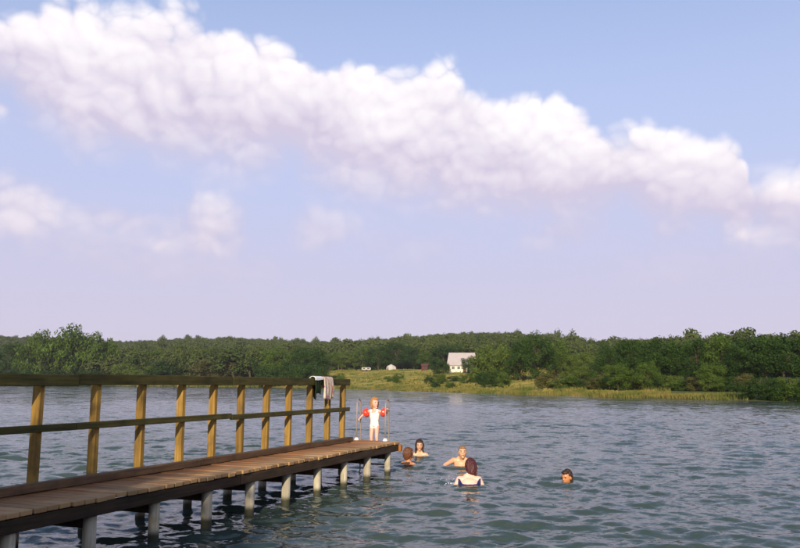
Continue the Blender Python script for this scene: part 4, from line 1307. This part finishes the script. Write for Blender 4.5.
def build_people():
    tan = skin_mat('skin_tanned', (0.52, 0.215, 0.085))
    fair = skin_mat('skin_fair', (0.64, 0.35, 0.20))
    pale = skin_mat('skin_pale', (0.76, 0.49, 0.37))
    dark_h = hair_mat('hair_dark_brown', (0.020, 0.010, 0.007), (0.055, 0.026, 0.016))
    red_h = hair_mat('hair_auburn', (0.040, 0.008, 0.010), (0.10, 0.022, 0.022))
    lite_h = hair_mat('hair_light_brown', (0.16, 0.085, 0.03), (0.30, 0.18, 0.07))
    chest_h = hair_mat('hair_chestnut', (0.07, 0.025, 0.010), (0.17, 0.065, 0.025))
    ging_h = hair_mat('hair_ginger', (0.30, 0.12, 0.03), (0.50, 0.24, 0.075))
    navy = plain('navy_swimsuit', (0.020, 0.024, 0.12), 0.6, 0.3, 40, 0.2)
    white = plain('white_swimsuit', (0.80, 0.74, 0.68), 0.7, 0.2, 30, 0.06)
    trunks = plain('dark_trunks', (0.03, 0.03, 0.06), 0.7)
    plum = plain('plum_swimsuit', (0.10, 0.02, 0.05), 0.7)
    redp = plain('red_inflatable', (0.80, 0.055, 0.025), 0.3, 0.5, 6, 0.1)

    # 1 boy near the jetty end, seen from behind his right shoulder
    t, b, Mh, J = swimmer(408, 464.5, R(140), 'chestnut-haired boy in water up to his shoulders off the jetty end, looking away', tan, 0.86, 1.03, 0.02, 0, (0.05, 0, R(-22)))
    hair(t, Mh, chest_h)
    mesh_obj('swimming_trunks', shell(b.data, 'swimming_trunks', lambda c: c.z < -0.38 and c.z > -0.62, 0.006), trunks, t)
    # 2 girl with long dark hair, facing the bank
    t, b, Mh, J = swimmer(419.5, 455.5, R(-6), 'girl with long dark hair facing the shore, shoulders at the water', fair, 0.92, 1.04, 0.035, 0, (0.06, 0, R(6)))
    hair(t, Mh, dark_h, [((0.066, 0.01, 0.03), (0.082, 0.0, -0.17), 0.030, 0.020), ((-0.066, 0.01, 0.03), (-0.082, 0.0, -0.17), 0.030, 0.020), ((0, 0.07, 0.0), (0, 0.075, -0.2), 0.06, 0.04)])
    mesh_obj('swimsuit', shell(b.data, 'swimsuit', lambda c: -0.58 < c.z < -0.16 and abs(c.x) < 0.17, 0.005), plum, t)
    # 3 short-haired swimmer with pale shoulders, facing the bank
    arms = dict(el_l=(0.30, -0.20, -0.10), el_r=(-0.33, -0.16, -0.07), wr_l=(0.22, -0.44, -0.20), wr_r=(-0.28, -0.42, -0.18))
    t, b, Mh, J = swimmer(461.5, 465.5, R(-4), 'short-haired swimmer facing the shore with broad pale bare shoulders above the water', fair, 1.02, 1.05, 0.115, R(8), (R(-6), 0, R(4)), arms, (0.02, -0.03, -0.06))
    hair(t, Mh, lite_h, (), 0.009, 0.97)
    mesh_obj('swimming_trunks', shell(b.data, 'swimming_trunks', lambda c: -0.62 < c.z < -0.38, 0.006), trunks, t)
    # 4 woman from behind with bare back and navy suit
    arms = dict(el_l=(0.27, -0.06, -0.20), el_r=(-0.27, -0.06, -0.20), wr_l=(0.44, -0.22, -0.10), wr_r=(-0.43, -0.22, -0.10), hd_l=(0.5, -0.6, 0.0), hd_r=(-0.5, -0.6, 0.0))
    t, b, Mh, J = swimmer(469, 485, R(183), 'auburn-haired woman seen from behind, bare back in low-cut navy swimsuit', pale, 0.98, 1.05, 0.105, R(18), (R(10), 0, R(14)), arms, (-0.035, 0, -0.02))
    hair(t, Mh, red_h, [((0, 0.075, 0.02), (0.005, 0.08, -0.07), 0.062, 0.055), ((-0.04, 0.06, 0.0), (-0.045, 0.07, -0.10), 0.05, 0.036), ((0.04, 0.06, 0.0), (0.045, 0.07, -0.08), 0.05, 0.034)])
    def suit(c):
        zz = c.z
        if abs(c.x) > 0.185: return False
        back = c.y > -0.02 + (0.165 - zz) * 0.4
        if back: return -0.45 < zz < 0.025 + min(0.085, 1.7 * max(0, abs(c.x) - 0.115))
        return -0.45 < zz < 0.06
    mesh_obj('swimsuit', shell(b.data, 'swimsuit', suit, 0.006), navy, t)
    # 5 dark-haired head far out on its own
    t, b, Mh, J = swimmer(567.5, 481.5, R(-38), 'lone dark-haired swimmer with only the head above water', tan, 0.92, 1.05, -0.125, 0, (R(10), 0, R(-8)))
    hair(t, Mh, dark_h, [((0.05, 0.03, 0.03), (0.06, 0.03, -0.07), 0.035, 0.025), ((-0.05, 0.03, 0.03), (-0.06, 0.03, -0.07), 0.035, 0.025)], 0.009, 1.03)
    mesh_obj('swimming_trunks', shell(b.data, 'swimming_trunks', lambda c: -0.74 < c.z < -0.52, 0.006), trunks, t)

    # the small child on the ladder, holding both handrails, head turned toward the bathers
    pos = jw(-5.872, A1 + 0.10, DECK - 0.172)
    t = empty('person', pos, -JA)
    tag(t, 'small child with red armbands holding the ladder handrails at the jetty end', 'person')
    J = dict(pelvis=(0, 0.0, 0.46), chest=(0, -0.005, 0.60), neck=(0, -0.005, 0.745), head=(0.008, -0.012, 0.862),
             sh_l=(0.105, 0, 0.712), sh_r=(-0.105, 0, 0.712), hip_l=(0.048, 0, 0.43), hip_r=(-0.048, 0, 0.43),
             kn_l=(0.055, -0.02, 0.235), kn_r=(-0.055, -0.02, 0.235), an_l=(0.058, 0.01, 0.045), an_r=(-0.058, 0.01, 0.045),
             toe_l=(0.065, -0.085, 0.022), toe_r=(-0.065, -0.085, 0.022),
             el_l=(0.225, 0.03, 0.675), el_r=(-0.225, 0.03, 0.66), wr_l=(0.280, -0.045, 0.735), wr_r=(-0.280, -0.045, 0.585),
             hd_l=Vector((0.15, -0.5, 0.5)), hd_r=Vector((-0.15, -0.6, -0.35)), pn_l=(-0.2, 0, -1), pn_r=(0.3, 0, -1), curl_l=0.75, curl_r=0.75)
    rot = Euler((0.03, 0, R(52)), 'XYZ').to_matrix().to_4x4()
    body, Mh = person(t, J, skin_mat('skin_child', (0.72, 0.40, 0.30)), 0.86, rot, 0.60, 0.006)
    hair(t, Mh, ging_h, [((0.066, 0.01, 0.02), (0.07, 0.015, -0.10), 0.034, 0.026), ((-0.066, 0.01, 0.02), (-0.07, 0.015, -0.10), 0.034, 0.026), ((0, 0.07, 0.0), (0, 0.075, -0.12), 0.06, 0.05)], 0.008, 1.06)
    def csuit(c):
        if abs(c.x) > 0.098: return False
        if c.z < 0.40: return False
        if c.z < 0.68: return not (c.z < 0.45 and abs(c.x) > 0.055 + 0.5 * (c.z - 0.40))
        return c.z < 0.755 and 0.045 < abs(c.x) < 0.085
    mesh_obj('swimsuit', shell(body.data, 'swimsuit', csuit, 0.004), white, t)
    for q in ('l', 'r'):
        a, e = Vector(J['sh_' + q]), Vector(J['el_' + q])
        bm = bmesh.new()
        d = (e - a)
        p0, p1 = a + d * 0.18, a + d * 1.02
        pts = [p0.lerp(p1, k / 8) for k in range(9)]
        rad = [0.036, 0.066, 0.080, 0.084, 0.080, 0.084, 0.080, 0.066, 0.036]
        add_tube(bm, pts, rad, 16)
        mesh_obj('armband', bm_mesh('armband', bm, True), redp, t)
build_people()
build_water()

def build_splash():
    """droplets and froth kicked up beside the woman in the navy suit"""
    m, T = new_mat('white_froth')
    finish(T, principled(T, (0.72, 0.74, 0.76), 0.3, 0.5))
    c = at_level(452, 484, 0)
    rs = random.Random(4)
    bm = bmesh.new()
    for k in range(60):
        t = rs.random()
        a = rs.uniform(0, 6.28); r = abs(rs.gauss(0, 0.16))
        z = 0.01 + (rs.random() ** 3) * 0.20 * math.exp(-r * 3)
        q = rs.uniform(0.002, 0.006) * (1 if z > 0.05 else 1.4)
        res = bmesh.ops.create_icosphere(bm, subdivisions=1, radius=1.0)
        bmesh.ops.transform(bm, matrix=Matrix.Translation((math.cos(a) * r * 1.5, math.sin(a) * r, z)) @ Matrix.Diagonal((q * 1.3, q, q, 1)), verts=res['verts'])
    o = mesh_obj('splash', bm_mesh('splash', bm, True), m, None, (c.x, c.y, 0.0))
    tag(o, 'small white splash of droplets beside the woman in navy swimsuit', 'splash', kind='stuff')
build_splash()

# ------------------------------------------------------------------ clothes hung on the railing
def build_clothes():
    def print_mat():
        m, T = new_mat('printed_towel')
        tc = T.n('ShaderNodeTexCoord')
        n = T.noise(tc.outputs['Object'], 9, 3, 0.5, 0.6)
        c = T.mix(T.smooth(n, 0.50, 0.60, 0, 0.8), (0.62, 0.50, 0.40), (0.60, 0.22, 0.12))
        n2 = T.noise(tc.outputs['Object'], 13, 3, 0.5, 0.6)
        c = T.mix(T.smooth(n2, 0.60, 0.64), c, (0.36, 0.12, 0.28))
        finish(T, principled(T, c, 0.9, 0.1, T.noise(tc.outputs['Object'], 120, 2), 0.003, 0.6))
        return m
    lr = L_POST + 0.049 + 0.022
    top = DECK + 1.14
    def drape(name, px0, px1, front, back, mat, label, cat, seed, flare=0.0, thick=0.006, lift=0.0):
        """cloth folded over the top rail: hangs `front` on the deck side and `back` on the lake side"""
        a0, a1 = along(px0, lr + 0.03), along(px1, lr + 0.03)
        w = a1 - a0
        rs = random.Random(seed)
        prof = []
        hw, rz = 0.030 + lift, 0.012 + lift
        for k in range(11): prof.append((hw + 0.006, -front * (1 - k / 10)))
        for k in range(1, 6): 
            q = math.pi * k / 6; prof.append((hw * math.cos(q), rz * math.sin(q)))
        for k in range(9): prof.append((-hw - 0.006, -back * k / 8))
        nx = 18
        V = []
        for i, (l, z) in enumerate(prof):
            hang = max(0.0, -z)
            for j in range(nx + 1):
                t = j / nx - 0.5
                wob = 0.022 * math.sin(t * 19 + seed + z * 5) * min(1, hang * 6) + 0.012 * math.sin(t * 41 + seed * 2)* min(1, hang * 6)
                ll = l + (abs(wob) if l > 0 else -abs(wob) * 0.6)
                zz = z - 0.02 * hang / max(front, 0.1) * math.sin(t * 5 + seed)
                V.append((ll, t * w * (1 + flare * hang), zz + 0.003))
        Fq = []
        for i in range(len(prof) - 1):
            for j in range(nx):
                a = i * (nx + 1) + j
                Fq.append((a, a + 1, a + nx + 2, a + nx + 1))
        me = np_mesh(name, V, Fq, True)
        o = mesh_obj(name, me, mat, None, jw(lr, (a0 + a1) / 2, top), (0, 0, -JA))
        md = o.modifiers.new('thick', 'SOLIDIFY'); md.thickness = thick; md.offset = 1
        tag(o, label, cat)
        return o
    drape('dark_shirt', 313.5, 319, 0.26, 0.34, plain('dark_green_cotton', (0.022, 0.035, 0.018), 0.9, 0.1, 30, 0.2), 'dark green shirt hanging over the top rail beside the towel', 'shirt', 5)
    drape('printed_towel', 322, 331, 0.35, 0.16, print_mat(), 'white towel with orange and purple print draped over the railing', 'towel', 2, 0.12, 0.007, 0.012)
    o = drape('white_cloth', 313, 321.0, 0.03, 0.10, plain('white_cotton', (0.76, 0.74, 0.72), 0.9, 0.1, 30, 0.06), 'small white cloth folded over the top rail above the dark shirt', 'cloth', 9, 0, 0.008, 0.016)
build_clothes()

# ------------------------------------------------------------------ summer haze over the lake
def build_haze():
    m, T = new_mat('summer_haze')
    v = T.n('ShaderNodeVolumePrincipled')
    v.inputs['Color'].default_value = (0.86, 0.86, 0.97, 1)
    v.inputs['Density'].default_value = 0.00011
    v.inputs['Anisotropy'].default_value = 0.0
    out = T.n('ShaderNodeOutputMaterial'); T.link(v.outputs[0], out.inputs['Volume'])
    bm = bmesh.new()
    add_box(bm, (0, 0, 30.0), (13000, 13000, 70.0))
    o = mesh_obj('haze', bm_mesh('haze', bm), m)
    tag(o, kind='stuff')
build_haze()
